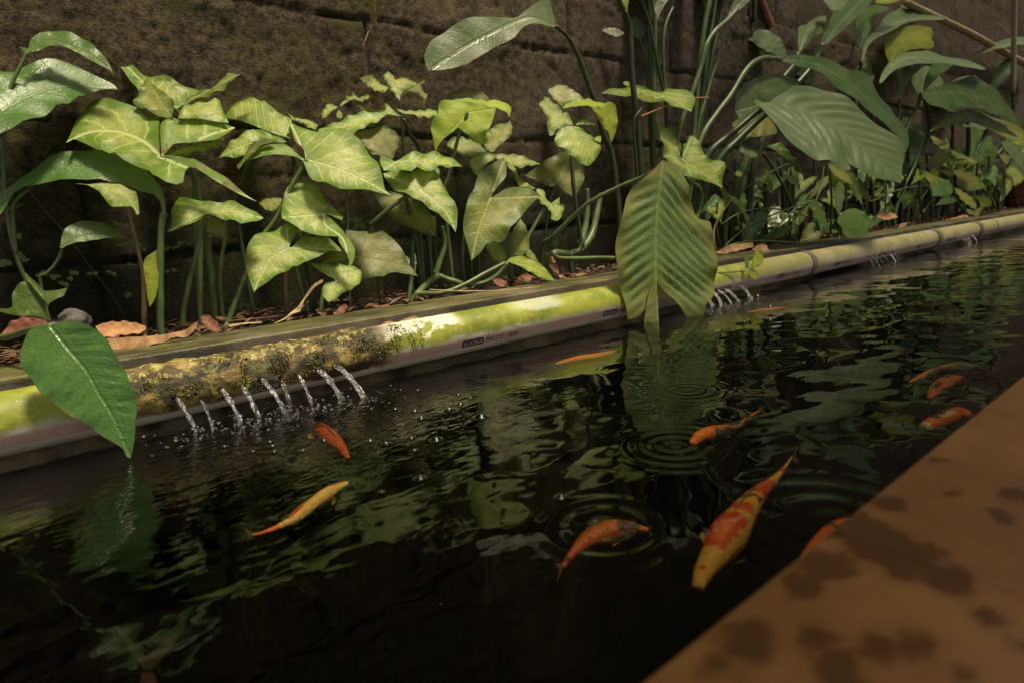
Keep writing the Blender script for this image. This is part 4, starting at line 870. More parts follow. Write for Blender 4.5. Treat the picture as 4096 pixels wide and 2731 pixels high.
leaf(p, 'A', [(963, 378), (1040, 440), (1130, 512), (1270, 640), (1330, 660), (1450, 680), (1540, 700), (1620, 745), (1720, 775), (1800, 812), (1700, 880), (1620, 950), (1590, 975), (1500, 965), (1300, 905), (1235, 800), (1160, 700), (1100, 620), (1030, 520), (1012, 450)], (1590, 965), 1.02, 56, 0, [(965, 382), (1795, 814)], [(1420, 860), (1240, 680)], 'arrow', .10, .12, 0, .04, rnd=.45)
leaf(p, 'A', [(1628, 952), (1700, 875), (1800, 812), (1880, 795), (1960, 722), (2045, 650), (2150, 632), (2090, 692), (2010, 790), (1900, 850), (1800, 892)], (1640, 945), 1.0, 40, -15, [(2145, 634)], (), 'olive', .10, .05, 0, .03, rnd=.6)
leaf(p, 'A', [(1280, 638), (1340, 712), (1430, 790), (1510, 860), (1560, 912), (1552, 980), (1540, 1055), (1460, 1055), (1350, 1010), (1250, 960), (1192, 925), (1222, 850), (1245, 740)], (1540, 1045), .99, 62, -5, [(1282, 645)], [(1440, 900)], 'olive', .12, .14, 0, .04, rnd=.9)
leaf(p, 'I', [(670, 285), (800, 300), (900, 290), (1080, 310), (1130, 340), (1215, 382), (1235, 440), (1247, 552), (1222, 565), (1180, 502), (1100, 506), (1000, 492), (930, 440), (880, 362), (800, 315)], (1080, 315), .955, 52, 15, [(1240, 555), (675, 287)], (), 'arrow', .1, .12, 0, .04, rnd=.4)
leaf(p, 'I', [(1490, 722), (1530, 640), (1545, 540), (1570, 462), (1610, 435), (1700, 460), (1820, 470), (1900, 475), (2000, 470), (2060, 455), (2150, 490), (2260, 525), (2359, 590), (2294, 635), (2200, 650), (2060, 640), (1950, 612), (1850, 580), (1790, 622), (1700, 660), (1600, 692)], (1850, 560), .925, 50, 0, [(2352, 592), (1492, 718)], [(2100, 540)], 'arrow', .10, .14, 0, .035, rnd=.6)
leaf(p, 'I', [(1830, 590), (1880, 600), (1960, 620), (2030, 680), (2032, 802), (1950, 780), (1850, 742), (1840, 670)], (1840, 595), .94, 70, 0, [(2030, 798)], (), 'olive', .1, .1, 0, .03, rnd=.2)
stem(p, 'A', [(1440, 1410), (1540, 1420), (1690, 1450), (1750, 1590), (1790, 1800), (1795, 2250), (1800, 2860)], .945, 1.0, 38, 48)
stem(p, 'I', [(1840, 590), (1800, 760), (1745, 1000), (1680, 1260), (1640, 1540)], .935, .96, 34, 52)
stem(p, 'I', [(1850, 640), (1845, 800), (1890, 1150), (1925, 1540)], .95, 1.0, 40, 66)
stem(p, 'I', [(2020, 780), (1985, 1000), (1970, 1250), (1995, 1530)], .99, 1.02, 34, 50)
stem(p, 'I', [(1880, 770), (1890, 900), (1915, 1080), (1935, 1160)], .95, .98, 12, 18, ground=False)
stem(p, 'I', [(1130, 500), (1170, 640), (1235, 900), (1275, 1100), (1292, 1400), (1295, 1590)], .96, .97, 24, 52, 'stemb')
stem(p, 'A', [(1560, 960), (1700, 1200), (1740, 1600), (1760, 2200), (1790, 2800)], 1.01, 1.02, 30, 44)

# arrowhead 2
p = plant('arrowhead_plant', 'V', (20, 1330), .95, 'bright arrowhead plant on slanting stalks with a broad leaf shaded along its middle', 'arrowhead plant', GA)
leaf(p, 'B', [(0, 545), (30, 480), (90, 420), (170, 395), (260, 410), (350, 450), (440, 512), (520, 570), (590, 612), (608, 720), (560, 760), (545, 775), (615, 820), (540, 802), (430, 750), (330, 702), (250, 660), (150, 612)], (540, 772), 1.0, 52, 0, [(2, 545), (590, 620)], [(330, 690)], 'arrow', .14, .16, .003, .03, rnd=.6, nplt=9)
leaf(p, 'B', [(560, 565), (640, 615), (740, 620), (832, 650), (812, 692), (760, 690), (680, 652), (610, 640)], (570, 570), 1.02, 52, 0, [(828, 652)], (), 'arrow', .1, .1, 0, .04, rnd=.4)
leaf(p, 'B', [(-70, 917), (20, 830), (100, 770), (200, 726), (300, 715), (400, 760), (500, 800), (560, 832), (480, 832), (400, 805), (300, 815), (230, 862), (180, 930), (80, 926)], (540, 828), .985, 48, 0, [(-66, 916)], [(200, 830)], 'arrow', .1, .1, .003, .03, rnd=.7)
leaf(p, 'B', [(112, 1042), (90, 1010), (150, 958), (200, 880), (260, 822), (330, 805), (400, 800), (462, 815), (400, 842), (340, 852), (280, 902), (200, 962), (150, 1002)], (455, 816), .955, 55, -10, [(112, 1038)], [(250, 870)], 'olive', .1, .1, 0, .02, rnd=.2)
leaf(p, 'B', [(568, 588), (640, 660), (720, 690), (800, 708), (888, 720), (910, 695), (1000, 705), (1100, 750), (1200, 820), (1290, 910), (1350, 990), (1400, 1090), (1440, 1210), (1487, 1247), (1400, 1242), (1300, 1237), (1190, 1250), (1090, 1225), (980, 1210), (900, 1215), (820, 1170), (750, 1120), (717, 1040), (700, 1000), (640, 960), (560, 942), (480, 942), (380, 947), (280, 956), (178, 977), (260, 900), (350, 862), (450, 860), (520, 845), (600, 880), (680, 960), (722, 980), (700, 880), (628, 815), (598, 720)], (735, 985), .93, 48, 0, [(1480, 1244), (570, 592), (185, 974)], [(1000, 1050), (1250, 1150)], 'arrow', .10, .14, .004, .03, rnd=.65, nplt=8, res=34)
leaf(p, 'B', [(507, 1494), (510, 1400), (540, 1300), (590, 1230), (700, 1200), (780, 1225), (860, 1300), (920, 1385), (1000, 1440), (1060, 1495), (1050, 1522), (980, 1500), (905, 1470), (930, 1502), (1006, 1563), (1059, 1624), (1097, 1677), (1143, 1730), (1166, 1776), (1162, 1837), (1143, 1890), (1109, 1921), (1113, 1867), (1090, 1814), (1052, 1761), (1021, 1715), (1013, 1669), (953, 1666), (838, 1650), (724, 1624), (648, 1586), (571, 1540)], (895, 1470), .905, 50, 0, [(1110, 1915), (1055, 1496), (510, 1490)], [(900, 1560), (1060, 1690)], 'arrow', .10, .12, .003, .03, rnd=.75, nplt=9)
leaf(p, 'V', [(330, 908), (300, 820), (260, 700), (242, 580), (250, 460), (290, 370), (350, 290), (430, 240), (520, 220), (575, 210), (640, 160), (700, 125), (760, 105), (880, 190), (840, 260), (790, 335), (758, 400), (760, 415), (800, 398), (840, 350), (920, 305), (1020, 280), (1120, 275), (1220, 300), (1310, 350), (1377, 426), (1250, 442), (1150, 500), (1050, 546), (980, 590), (900, 622), (800, 650), (700, 690), (600, 742), (500, 800), (400, 852), (350, 885)], (748, 420), .915, 50, 0, [(332, 902), (1372, 424), (720, 130)], [(560, 520), (420, 720)], 'arrow', .10, .14, .003, .025, rnd=.5, nplt=10, res=30)
leaf(p, 'V', [(1000, 573), (1100, 595), (1250, 610), (1400, 615), (1530, 640), (1602, 682), (1606, 770), (1570, 850), (1460, 936), (1370, 962), (1290, 1012), (1220, 1042), (1160, 990), (1145, 910), (1190, 842), (1270, 817), (1303, 808), (1285, 778), (1200, 742), (1100, 682), (1040, 622)], (1305, 806), .885, 48, 0, [(1222, 1036), (1600, 684), (1004, 576)], (), 'arrow', .12, .12, .003, .03, rnd=.7)
leaf(p, 'B', [(300, 1362), (360, 1330), (450, 1325), (512, 1332), (490, 1402), (440, 1442), (370, 1432)], (500, 1340), 1.0, 55, 0, [(305, 1364)], (), 'olive', .1, .1, 0, .03, rnd=.8)
stem(p, 'B', [(735, 985), (690, 1060), (600, 1220), (520, 1400), (440, 1540), (330, 1680)], .93, .965, 40, 46, ground=False)
stem(p, 'V', [(430, 300), (380, 480), (270, 700), (160, 950), (50, 1260), (10, 1360)], .955, .93, 52, 70)
stem(p, 'V', [(748, 420), (720, 560), (710, 800), (715, 1000), (740, 1230)], .93, .93, 40, 84, 'stemb')
stem(p, 'V', [(1305, 806), (1180, 860), (1150, 960), (1130, 1180)], .90, .90, 30, 56)
stem(p, 'V', [(760, 420), (850, 700), (900, 900), (960, 1100), (985, 1210)], .93, .92, 30, 44)
stem(p, 'V', [(900, 60), (950, 500), (1000, 700), (1020, 950), (1010, 1200)], .95, .96, 30, 60, 'stemd')
stem(p, 'B', [(540, 775), (590, 900), (620, 1000), (640, 1200)], 1.0, 1.02, 40, 46, 'stemd')
stem(p, 'B', [(480, 820), (330, 950), (220, 1000), (140, 1200), (90, 1350)], 1.0, 1.04, 36, 40, 'stemd')

# arrowhead 3
p = plant('arrowhead_plant', 'W', (330, 250), .98, 'dense arrowhead plant in the middle with folded dark green and pale leaves', 'arrowhead plant', GA)
leaf(p, 'B', [(818, 700), (830, 652), (900, 630), (1050, 610), (1150, 575), (1280, 560), (1370, 570), (1442, 586), (1340, 662), (1250, 690), (1180, 722), (1120, 748), (1000, 708), (900, 692)], (1440, 590), 1.0, 46, 0, [(822, 692)], [(1120, 640)], 'arrow', .1, .14, .004, .03, rnd=.9, nplt=10)
leaf(p, 'B', [(1163, 454), (1250, 490), (1350, 520), (1425, 530), (1440, 468), (1455, 480), (1550, 580), (1605, 600), (1500, 592), (1380, 570), (1300, 556), (1230, 512)], (1590, 597), 1.02, 50, 0, [(1168, 456), (1442, 472)], (), 'arrow', .1, .1, 0, .03, rnd=.6)
leaf(p, 'B', [(1530, 540), (1650, 540), (1780, 530), (1905, 512), (1912, 580), (1800, 600), (1690, 592), (1640, 572), (1590, 572)], (1595, 570), 1.01, 48, 0, [(1900, 545)], (), 'arrow', .1, .1, 0, .04, rnd=.6)
leaf(p, 'B', [(1120, 748), (1200, 702), (1340, 672), (1345, 665), (1410, 660), (1480, 690), (1550, 760), (1560, 850), (1530, 912), (1510, 965), (1480, 980), (1380, 960), (1300, 922), (1220, 832)], (1510, 975), .965, 62, 0, [(1342, 668)], [(1430, 820)], 'olive', .16, .14, .003, .03, rnd=.1, nplt=9)
leaf(p, 'B', [(2142, 1001), (2070, 960), (2000, 922), (1900, 905), (1800, 915), (1700, 925), (1620, 940), (1570, 985), (1522, 1002), (1470, 985), (1390, 965), (1385, 1000), (1422, 1082), (1500, 1082), (1580, 1085), (1640, 1106), (1680, 1070), (1722, 1042), (1760, 1080), (1795, 1100), (1850, 1072), (1950, 1042), (2050, 1018)], (1530, 1004), .945, 46, 5, [(2136, 1002), (1420, 1078)], [(1820, 985)], 'arrow', .1, .1, .004, .035, rnd=.75)
leaf(p, 'B', [(1420, 1092), (1500, 1080), (1570, 1088), (1640, 1112), (1700, 1080), (1780, 1062), (1880, 1072), (1930, 1160), (1990, 1260), (2040, 1340), (2086, 1430), (2085, 1530), (2072, 1615), (2020, 1550), (1950, 1500), (1870, 1450), (1800, 1400), (1720, 1352), (1640, 1312), (1560, 1270), (1490, 1222), (1440, 1160)], (1752, 1266), .92, 54, 0, [(2070, 1608), (1424, 1094), (1870, 1076)], [(1850, 1330), (1990, 1450)], 'arrow', .1, .14, .003, .03, rnd=.5, nplt=10)
leaf(p, 'B', [(1318, 1248), (1400, 1402), (1480, 1490), (1580, 1560), (1700, 1612), (1888, 1660), (1890, 1560), (1880, 1500), (1800, 1420), (1640, 1320), (1480, 1270)], (1620, 1320), .975, 62, 0, [(1884, 1656), (1322, 1252)], (), 'olive', .06, .1, 0, .02, rnd=.25)
leaf(p, 'B', [(1208, 230), (1290, 210), (1350, 250), (1410, 310), (1472, 332), (1440, 372), (1380, 386), (1320, 360), (1270, 312)], (1470, 350), 1.03, 55, 0, [(1212, 232)], (), 'arrow', .14, .12, 0, .05, rnd=.2)
leaf(p, 'B', [(1420, 200), (1460, 163), (1500, 200), (1530, 242), (1600, 225), (1680, 262), (1742, 282), (1700, 302), (1640, 342), (1592, 382), (1560, 446), (1490, 372), (1470, 322), (1440, 260)], (1558, 436), 1.03, 58, 0, [(1462, 170), (1736, 284)], (), 'arrow', .14, .1, 0, .05, rnd=.25)
leaf(p, 'B', [(1560, 446), (1640, 352), (1720, 292), (1790, 243), (1797, 276), (1762, 302), (1790, 332), (1812, 402), (1786, 493), (1768, 430), (1720, 392), (1650, 372)], (1564, 440), 1.02, 58, 5, [(1786, 486), (1790, 250)], (), 'olive', .14, .1, 0, .05, rnd=.4)
leaf(p, 'B', [(864, 606), (870, 550), (920, 473), (960, 490), (1017, 510), (990, 530), (950, 560), (920, 592)], (1010, 512), 1.04, 56, 0, [(866, 602)], (), 'arrow', .1, .1, 0, .05, rnd=.3)
leaf(p, 'B', [(1028, 502), (1080, 430), (1160, 390), (1210, 410), (1250, 384), (1333, 385), (1280, 422), (1220, 452), (1150, 442), (1090, 472), (1045, 502)], (1032, 500), 1.04, 56, 0, [(1328, 387)], (), 'arrow', .1, .1, 0, .06, rnd=.3)
leaf(p, 'B', [(1000, 560), (1020, 538), (1057, 580), (1040, 612), (1000, 602)], (1020, 542), 1.04, 60, 0, [(1030, 608)], (), 'arrow', .1, .1, 0, .05, rnd=.1)
leaf(p, 'V', [(2273, 722), (2180, 600), (2120, 500), (2060, 400), (1970, 300), (1850, 235), (1700, 220), (1560, 213), (1420, 198), (1430, 290), (1480, 362), (1530, 460), (1542, 515), (1480, 452), (1380, 430), (1280, 440), (1180, 502), (1118, 582), (1250, 607), (1400, 612), (1560, 642), (1600, 702), (1610, 792), (1750, 772), (1850, 750), (1950, 710), (2050, 697), (2170, 705)], (1545, 525), .945, 54, 0, [(2266, 720), (1430, 206), (1126, 582)], [(1900, 560), (2080, 630)], 'olive', .08, .1, .002, .02, rnd=.15, res=30)
stem(p, 'B', [(1560, 440), (1590, 700), (1600, 900), (1640, 1200)], 1.03, 1.04, 20, 34, 'stemd')
stem(p, 'B', [(1750, 1266), (1640, 1310), (1500, 1400), (1380, 1500), (1300, 1570)], .925, .96, 34, 44, 'stemd', False)
stem(p, 'B', [(1610, 1300), (1640, 1400), (1690, 1600), (1720, 1760), (1735, 1860)], .955, .97, 38, 50, 'stemd')
stem(p, 'B', [(1600, 620), (1660, 760), (1740, 900), (1760, 1200)], 1.01, 1.04, 34, 40, 'stemd')
stem(p, 'W', [(440, -250), (470, -60), (420, 110), (370, 260)], .97, .965, 40, 70, 'stem', False)
stem(p, 'W', [(140, -200), (130, 0), (120, 300), (95, 520)], .97, .93, 46, 60, 'stemd')
stem(p, 'W', [(200, -200), (230, 100), (240, 300)], .98, .98, 46, 60, 'stemd')
stem(p, 'W', [(300, -260), (310, 0), (330, 200), (340, 380)], .985, .98, 46, 52, 'stemd')
stem(p, 'W', [(400, 270), (320, 330), (220, 420), (150, 520)], .95, .90, 70, 76, 'stem')
stem(p, 'W', [(1130, 140), (1000, 280), (860, 350), (720, 365), (560, 330), (410, 275)], .89, .95, 44, 66, 'stem', False)
stem(p, 'W', [(1100, 135), (880, 250), (700, 350), (540, 420), (400, 455), (250, 455), (170, 470)], .885, .89, 40, 56, 'stem')

# arrowhead 4
p = plant('arrowhead_plant', 'W', (640, 330), 1.0, 'arrowhead plant with a yellow glowing drooping leaf in front of the bare dark wall', 'arrowhead plant', GA)
leaf(p, 'C', [(350, 930), (430, 900), (560, 890), (720, 920), (862, 960), (840, 1060), (810, 1130), (770, 1210), (745, 1292), (690, 1270), (620, 1222), (550, 1162), (522, 1140), (460, 1192), (390, 1242), (350, 1292), (325, 1343), (308, 1280), (285, 1200), (280, 1120), (310, 1060), (345, 1020)], (600, 1008), .975, 68, 0, [(326, 1336), (744, 1286), (850, 970)], (), 'glow', .08, .08, 0, .025, rnd=.95, res=28)
leaf(p, 'C', [(480, 892), (600, 885), (720, 893), (840, 890), (930, 895), (997, 940), (985, 1032), (950, 985), (870, 965), (760, 937), (620, 917)], (500, 895), .955, 40, 0, [(985, 1026)], [(760, 915), (930, 935)], 'glow', .06, .05, 0, .02, rnd=.9)
leaf(p, 'C', [(340, 962), (400, 882), (470, 830), (560, 800), (660, 793), (740, 820), (812, 887), (700, 890), (560, 887), (440, 897)], (420, 890), 1.03, 64, 0, [(805, 884)], (), 'yell', .05, .05, 0, .02, rnd=.2)
leaf(p, 'C', [(425, 1272), (500, 1210), (600, 1242), (700, 1290), (760, 1342), (772, 1370), (680, 1402), (600, 1412), (500, 1352)], (765, 1365), .985, 55, 0, [(430, 1270)], (), 'arrow', .1, .1, 0, .03, rnd=.1)
leaf(p, 'C', [(768, 1335), (758, 1240), (790, 1170), (880, 1100), (960, 1080), (1002, 1043), (1017, 1115), (1000, 1200), (940, 1262), (860, 1332), (835, 1365)], (810, 1365), 1.0, 62, 0, [(1000, 1050)], [(910, 1200)], 'olive', .1, .1, 0, .03, rnd=.9)
leaf(p, 'C', [(840, 1392), (930, 1380), (1050, 1378), (1150, 1405), (1272, 1446), (1150, 1482), (1060, 1502), (960, 1472), (880, 1432)], (845, 1395), .985, 52, 0, [(1266, 1445)], (), 'arrow', .1, .1, 0, .035, rnd=.15)
leaf(p, 'C', [(618, 1442), (680, 1390), (750, 1368), (842, 1392), (862, 1422), (760, 1482), (722, 1570), (660, 1522)], (800, 1390), .97, 55, 0, [(724, 1562), (622, 1442)], (), 'arrow', .1, .12, 0, .04, rnd=.4)
leaf(p, 'D', [(430, 438), (445, 530), (440, 600), (400, 650), (345, 720), (318, 760), (325, 768), (370, 740), (430, 700), (500, 680), (580, 680), (650, 700), (722, 745), (660, 792), (600, 862), (540, 942), (470, 1012), (440, 1082), (380, 1112), (360, 1100), (290, 1122), (250, 1182), (174, 1244), (150, 1160), (120, 1070), (105, 960), (120, 860), (150, 760), (190, 700), (210, 620), (260, 550), (330, 500), (390, 462)], (310, 775), .93, 62, 0, [(178, 1236), (430, 444), (714, 746)], [(250, 930), (205, 1100)], 'olive', .08, .10, .002, .02, rnd=.75, res=32)
leaf(p, 'D', [(680, 702), (700, 690), (742, 722), (750, 770), (790, 812), (862, 760), (860, 820), (892, 832), (885, 890), (850, 942), (800, 935), (780, 872), (740, 832), (700, 792)], (788, 822), .93, 56, 0, [(848, 936), (690, 696), (860, 766)], (), 'arrow', .12, .1, 0, .04, rnd=.6)
leaf(p, 'D', [(450, 484), (500, 490), (530, 560), (560, 622), (620, 662), (672, 700), (560, 682), (520, 642), (495, 560)], (660, 695), .945, 58, 0, [(455, 486)], (), 'glow', .1, .1, 0, .04, rnd=.1)
leaf(p, 'D', [(480, 1060), (510, 990), (566, 913), (600, 980), (620, 1060), (626, 1140), (600, 1202), (520, 1222), (468, 1236), (455, 1142)], (472, 1232), .92, 66, 0, [(564, 920)], [(540, 1070)], 'olive', .1, .1, 0, .025, rnd=.9)
leaf(p, 'D', [(288, 1140), (340, 1100), (400, 1132), (440, 1200), (442, 1252), (402, 1287), (340, 1252), (310, 1200)], (436, 1256), .92, 56, 0, [(292, 1142)], (), 'arrow', .1, .1, 0, .03, rnd=.3)
leaf(p, 'D', [(440, 1270), (480, 1235), (560, 1225), (640, 1252), (720, 1290), (790, 1352), (834, 1402), (760, 1396), (680, 1372), (600, 1332), (520, 1292)], (442, 1268), .885, 52, 0, [(828, 1398)], [(640, 1300)], 'glow', .08, .08, 0, .02, rnd=.6)
leaf(p, 'D', [(600, 1222), (615, 1160), (660, 1212), (690, 1262), (730, 1290), (740, 1310), (660, 1262)], (606, 1220), .905, 60, 0, [(736, 1306)], (), 'olive', .1, .1, 0, .03, rnd=1)
stem(p, 'C', [(606, 1008), (560, 1130), (520, 1240), (480, 1400), (430, 1600), (400, 1800)], .97, 1.0, 30, 36)
stem(p, 'C', [(860, 1395), (900, 1500), (880, 1700), (760, 2000), (640, 2300)], .99, 1.0, 26, 40, 'stemd')
stem(p, 'D', [(740, 850), (690, 940), (620, 1060), (540, 1180), (480, 1300)], .94, .96, 28, 34, 'stem')
stem(p, 'C', [(790, 1390), (660, 1580), (600, 1900), (560, 2300)], .98, .99, 26, 40, 'stemd')

# arrowhead 5
p = plant('arrowhead_plant', 'D', (960, 1190), .96, 'arrowhead plant on a single tall dark stalk with torn curled leaves', 'arrowhead plant', GA)
leaf(p, 'C', [(1338, 790), (1380, 765), (1450, 753), (1520, 790), (1590, 840), (1642, 892), (1600, 902), (1500, 932), (1450, 962), (1390, 892), (1350, 832)], (1560, 930), 1.03, 60, 0, [(1342, 792)], (), 'yell', .08, .1, 0, .02, rnd=.8)
leaf(p, 'C', [(1453, 968), (1500, 930), (1600, 895), (1700, 888), (1800, 905), (1868, 915), (1800, 957), (1700, 962), (1600, 957), (1520, 967)], (1580, 940), .975, 40, 0, [(1860, 916), (1458, 966)], (), 'glow', .08, .08, 0, .025, rnd=.8)
leaf(p, 'C', [(1715, 958), (1800, 953), (1870, 913), (1930, 950), (1952, 1040), (1945, 1150), (1920, 1232), (1900, 1273), (1870, 1190), (1820, 1132), (1760, 1062)], (1740, 965), .985, 70, 0, [(1900, 1266)], [(1860, 1060)], 'glow', .06, .06, 0, .02, rnd=.4)
leaf(p, 'C', [(1253, 910), (1292, 880), (1300, 848), (1350, 890), (1420, 952), (1480, 1010), (1530, 1062), (1542, 1112), (1480, 1132), (1432, 1152), (1400, 1160), (1385, 1195), (1350, 1207), (1330, 1150), (1316, 1110), (1322, 1060), (1290, 980)], (1536, 1108), .96, 58, 0, [(1260, 908), (1352, 1200)], (), 'arrow', .08, .12, 0, .03, rnd=.45)
leaf(p, 'C', [(1400, 1212), (1432, 1160), (1500, 1130), (1580, 1140), (1680, 1192), (1760, 1242), (1817, 1302), (1780, 1372), (1712, 1437), (1640, 1417), (1550, 1372), (1470, 1312), (1395, 1262)], (1530, 1130), .94, 55, 0, [(1760, 1390)], [(1620, 1230)], 'arrow', .06, .22, .006, .025, rnd=.8, nplt=9)
leaf(p, 'C', [(1568, 1132), (1620, 1070), (1680, 1060), (1720, 1080), (1762, 1112), (1690, 1112), (1620, 1117)], (1572, 1130), .97, 50, 0, [(1756, 1110)], (), 'arrow', .08, .1, 0, .04, rnd=.4)
leaf(p, 'C', [(1740, 1250), (1760, 1225), (1803, 1215), (1802, 1262), (1790, 1290)], (1745, 1250), .955, 50, 0, [(1800, 1220)], (), 'glow', .08, .1, 0, .04, rnd=.4)
leaf(p, 'D', [(588, 590), (660, 540), (740, 480), (850, 420), (950, 393), (1010, 440), (1040, 520), (1052, 610), (1020, 692), (980, 763), (900, 722), (862, 682), (832, 642), (812, 682), (740, 662), (660, 622)], (835, 648), 1.0, 64, 0, [(950, 400), (596, 590), (978, 756)], (), 'olive', .06, .08, 0, .02, rnd=.1)
stem(p, 'C', [(1540, 1120), (1532, 1260), (1535, 1400), (1548, 1600), (1570, 1800), (1600, 2000), (1622, 2180), (1590, 2260), (1530, 2300)], .965, .955, 30, 46, 'stemd')
stem(p, 'D', [(835, 650), (790, 780), (770, 900), (740, 1150)], 1.0, 1.02, 16, 24, 'stemd')
stem(p, 'D', [(1180, 740), (1150, 900), (1110, 1060), (1030, 1170), (940, 1210), (800, 1220)], 1.0, .95, 50, 60, 'stem')
stem(p, 'D', [(1075, 700), (1075, 860), (1060, 1000), (1020, 1150)], .99, .97, 34, 60, 'stem', False)
stem(p, 'D', [(1290, 1240), (1150, 1238), (1000, 1245), (850, 1240), (780, 1210)], .87, .92, 30, 36, 'stem')

# arrowhead 6
p = plant('arrowhead_plant', 'E', (120, 1560), 1.0, 'arrowhead plant with a flat raised leaf among the lily stalks', 'arrowhead plant', GA)
leaf(p, 'E', [(-216, 825), (-100, 790), (0, 790), (40, 755), (130, 770), (230, 790), (310, 810), (380, 790), (480, 800), (560, 830), (605, 858), (632, 905), (612, 950), (602, 997), (510, 975), (420, 935), (340, 905), (200, 912), (100, 862), (0, 865), (-100, 845)], (190, 902), .985, 36, 0, [(598, 990), (-210, 825), (50, 764)], [(400, 870)], 'arrow', .05, .06, .003, .02, rnd=.7)
leaf(p, 'E', [(75, 860), (130, 835), (240, 870), (330, 900), (340, 910), (200, 915), (140, 895)], (195, 905), .975, 60, 0, [(332, 904), (80, 858)], (), 'glow', .05, .05, 0, .02, rnd=.1)
leaf(p, 'D', [(1634, 167), (1690, 200), (1750, 240), (1800, 300), (1817, 350), (1802, 430), (1812, 460), (1822, 462), (1822, 400), (1836, 330), (1862, 330), (1880, 273), (1922, 280), (1960, 340), (2000, 400), (2012, 470), (2110, 463), (2152, 530), (2146, 600), (2152, 678), (2060, 652), (1980, 622), (1920, 637), (1850, 602), (1770, 552), (1700, 492), (1670, 402), (1650, 300)], (1816, 468), .92, 54, 0, [(2146, 668), (1638, 174), (1900, 284)], [(1960, 560)], 'arrow', .08, .12, .004, .03, rnd=.55, res=30)
leaf(p, 'E', [(-20, 740), (10, 730), (40, 745), (35, 765), (5, 768)], (30, 755), .99, 60, 0, [(-16, 742)], (), 'glow', .05, .05, 0, .02, rnd=.3)
stem(p, 'E', [(195, 908), (140, 990), (90, 1060), (80, 1200), (110, 1600), (140, 2300)], .98, 1.0, 18, 40, 'stemd')
stem(p, 'D', [(1820, 470), (1850, 620), (1960, 700), (1960, 860), (1900, 1000), (1830, 1260)], .93, .97, 24, 44, 'stem')

# big peace lily in the middle
p = plant('peace_lily', 'E', (560, 2050), 1.0, 'large peace lily with many stalks, its torn leaf hanging over the pipe', 'peace lily', GL)
leaf(p, 'C', [(270, 617), (225, 490), (240, 430), (290, 350), (400, 280), (530, 200), (650, 145), (780, 150), (900, 155), (1020, 160), (1060, 150), (1120, 100), (1200, 50), (1270, 0), (1325, -25), (1350, 30), (1370, 110), (1390, 190), (1402, 235), (1330, 242), (1260, 222), (1150, 222), (1080, 270), (1020, 342), (940, 382), (860, 412), (790, 462), (700, 512), (600, 562), (480, 597), (380, 607), (300, 605)], (1398, 238), .99, 70, 8, [(272, 610)], [(1180, 160), (1020, 200), (800, 300), (500, 460)], 'waxy', .05, .03, .010, .012, nplt=13, rnd=.6, res=36)
leaf(p, 'D', [(1665, 478), (1600, 540), (1520, 610), (1430, 690), (1390, 760), (1350, 860), (1320, 960), (1300, 1080), (1290, 1200), (1308, 1330), (1340, 1440), (1370, 1560), (1385, 1640), (1400, 1719), (1467, 1707), (1530, 1640), (1546, 1560), (1580, 1475), (1614, 1398), (1620, 1392), (1584, 1475), (1555, 1575), (1540, 1655), (1534, 1780), (1557, 1782), (1561, 1738), (1590, 1752), (1618, 1790), (1660, 1803), (1648, 1700), (1642, 1580), (1634, 1468), (1628, 1392), (1640, 1424), (1692, 1498), (1760, 1565), (1812, 1634), (1872, 1704), (1940, 1706), (2000, 1678), (2006, 1596), (2052, 1545), (2080, 1446), (2084, 1340), (2066, 1150), (2032, 992), (2030, 960), (1950, 935), (1925, 900), (1900, 820), (1862, 750), (1855, 690), (1820, 600), (1780, 520), (1720, 495)], (1664, 484), .668, 82, 0, [(1656, 1790)], [(1640, 700), (1622, 950), (1619, 1200), (1622, 1390)], 'hang', .04, .02, .012, .014, nplt=15, rnd=.6, res=50)
stem(p, 'D', [(1664, 490), (1620, 540), (1520, 600), (1330, 680), (1100, 800), (950, 930), (800, 1080), (720, 1160)], .672, .95, 26, 40, 'stem')
stem(p, 'C', [(1398, 238), (1500, 330), (1580, 470), (1640, 620), (1700, 800), (1740, 900), (1820, 1200), (1900, 1400), (1960, 1900), (1980, 2400)], 1.0, 1.02, 30, 60, 'stemd')
leaf(p, 'E', [(35, 240), (60, 170), (100, 133), (142, 180), (182, 255), (165, 322), (130, 352), (80, 332), (45, 292)], (130, 348), 1.06, 70, 10, [(100, 140)], (), 'waxy', .06, .05, .008, .01, nplt=8, rnd=.1)
leaf(p, 'C', [(1812, 260), (1880, 248), (1960, 265), (2012, 302), (1950, 332), (1870, 302)], (2005, 305), 1.06, 60, 0, [(1818, 261)], (), 'waxy', .06, .05, 0, .01, rnd=.1)
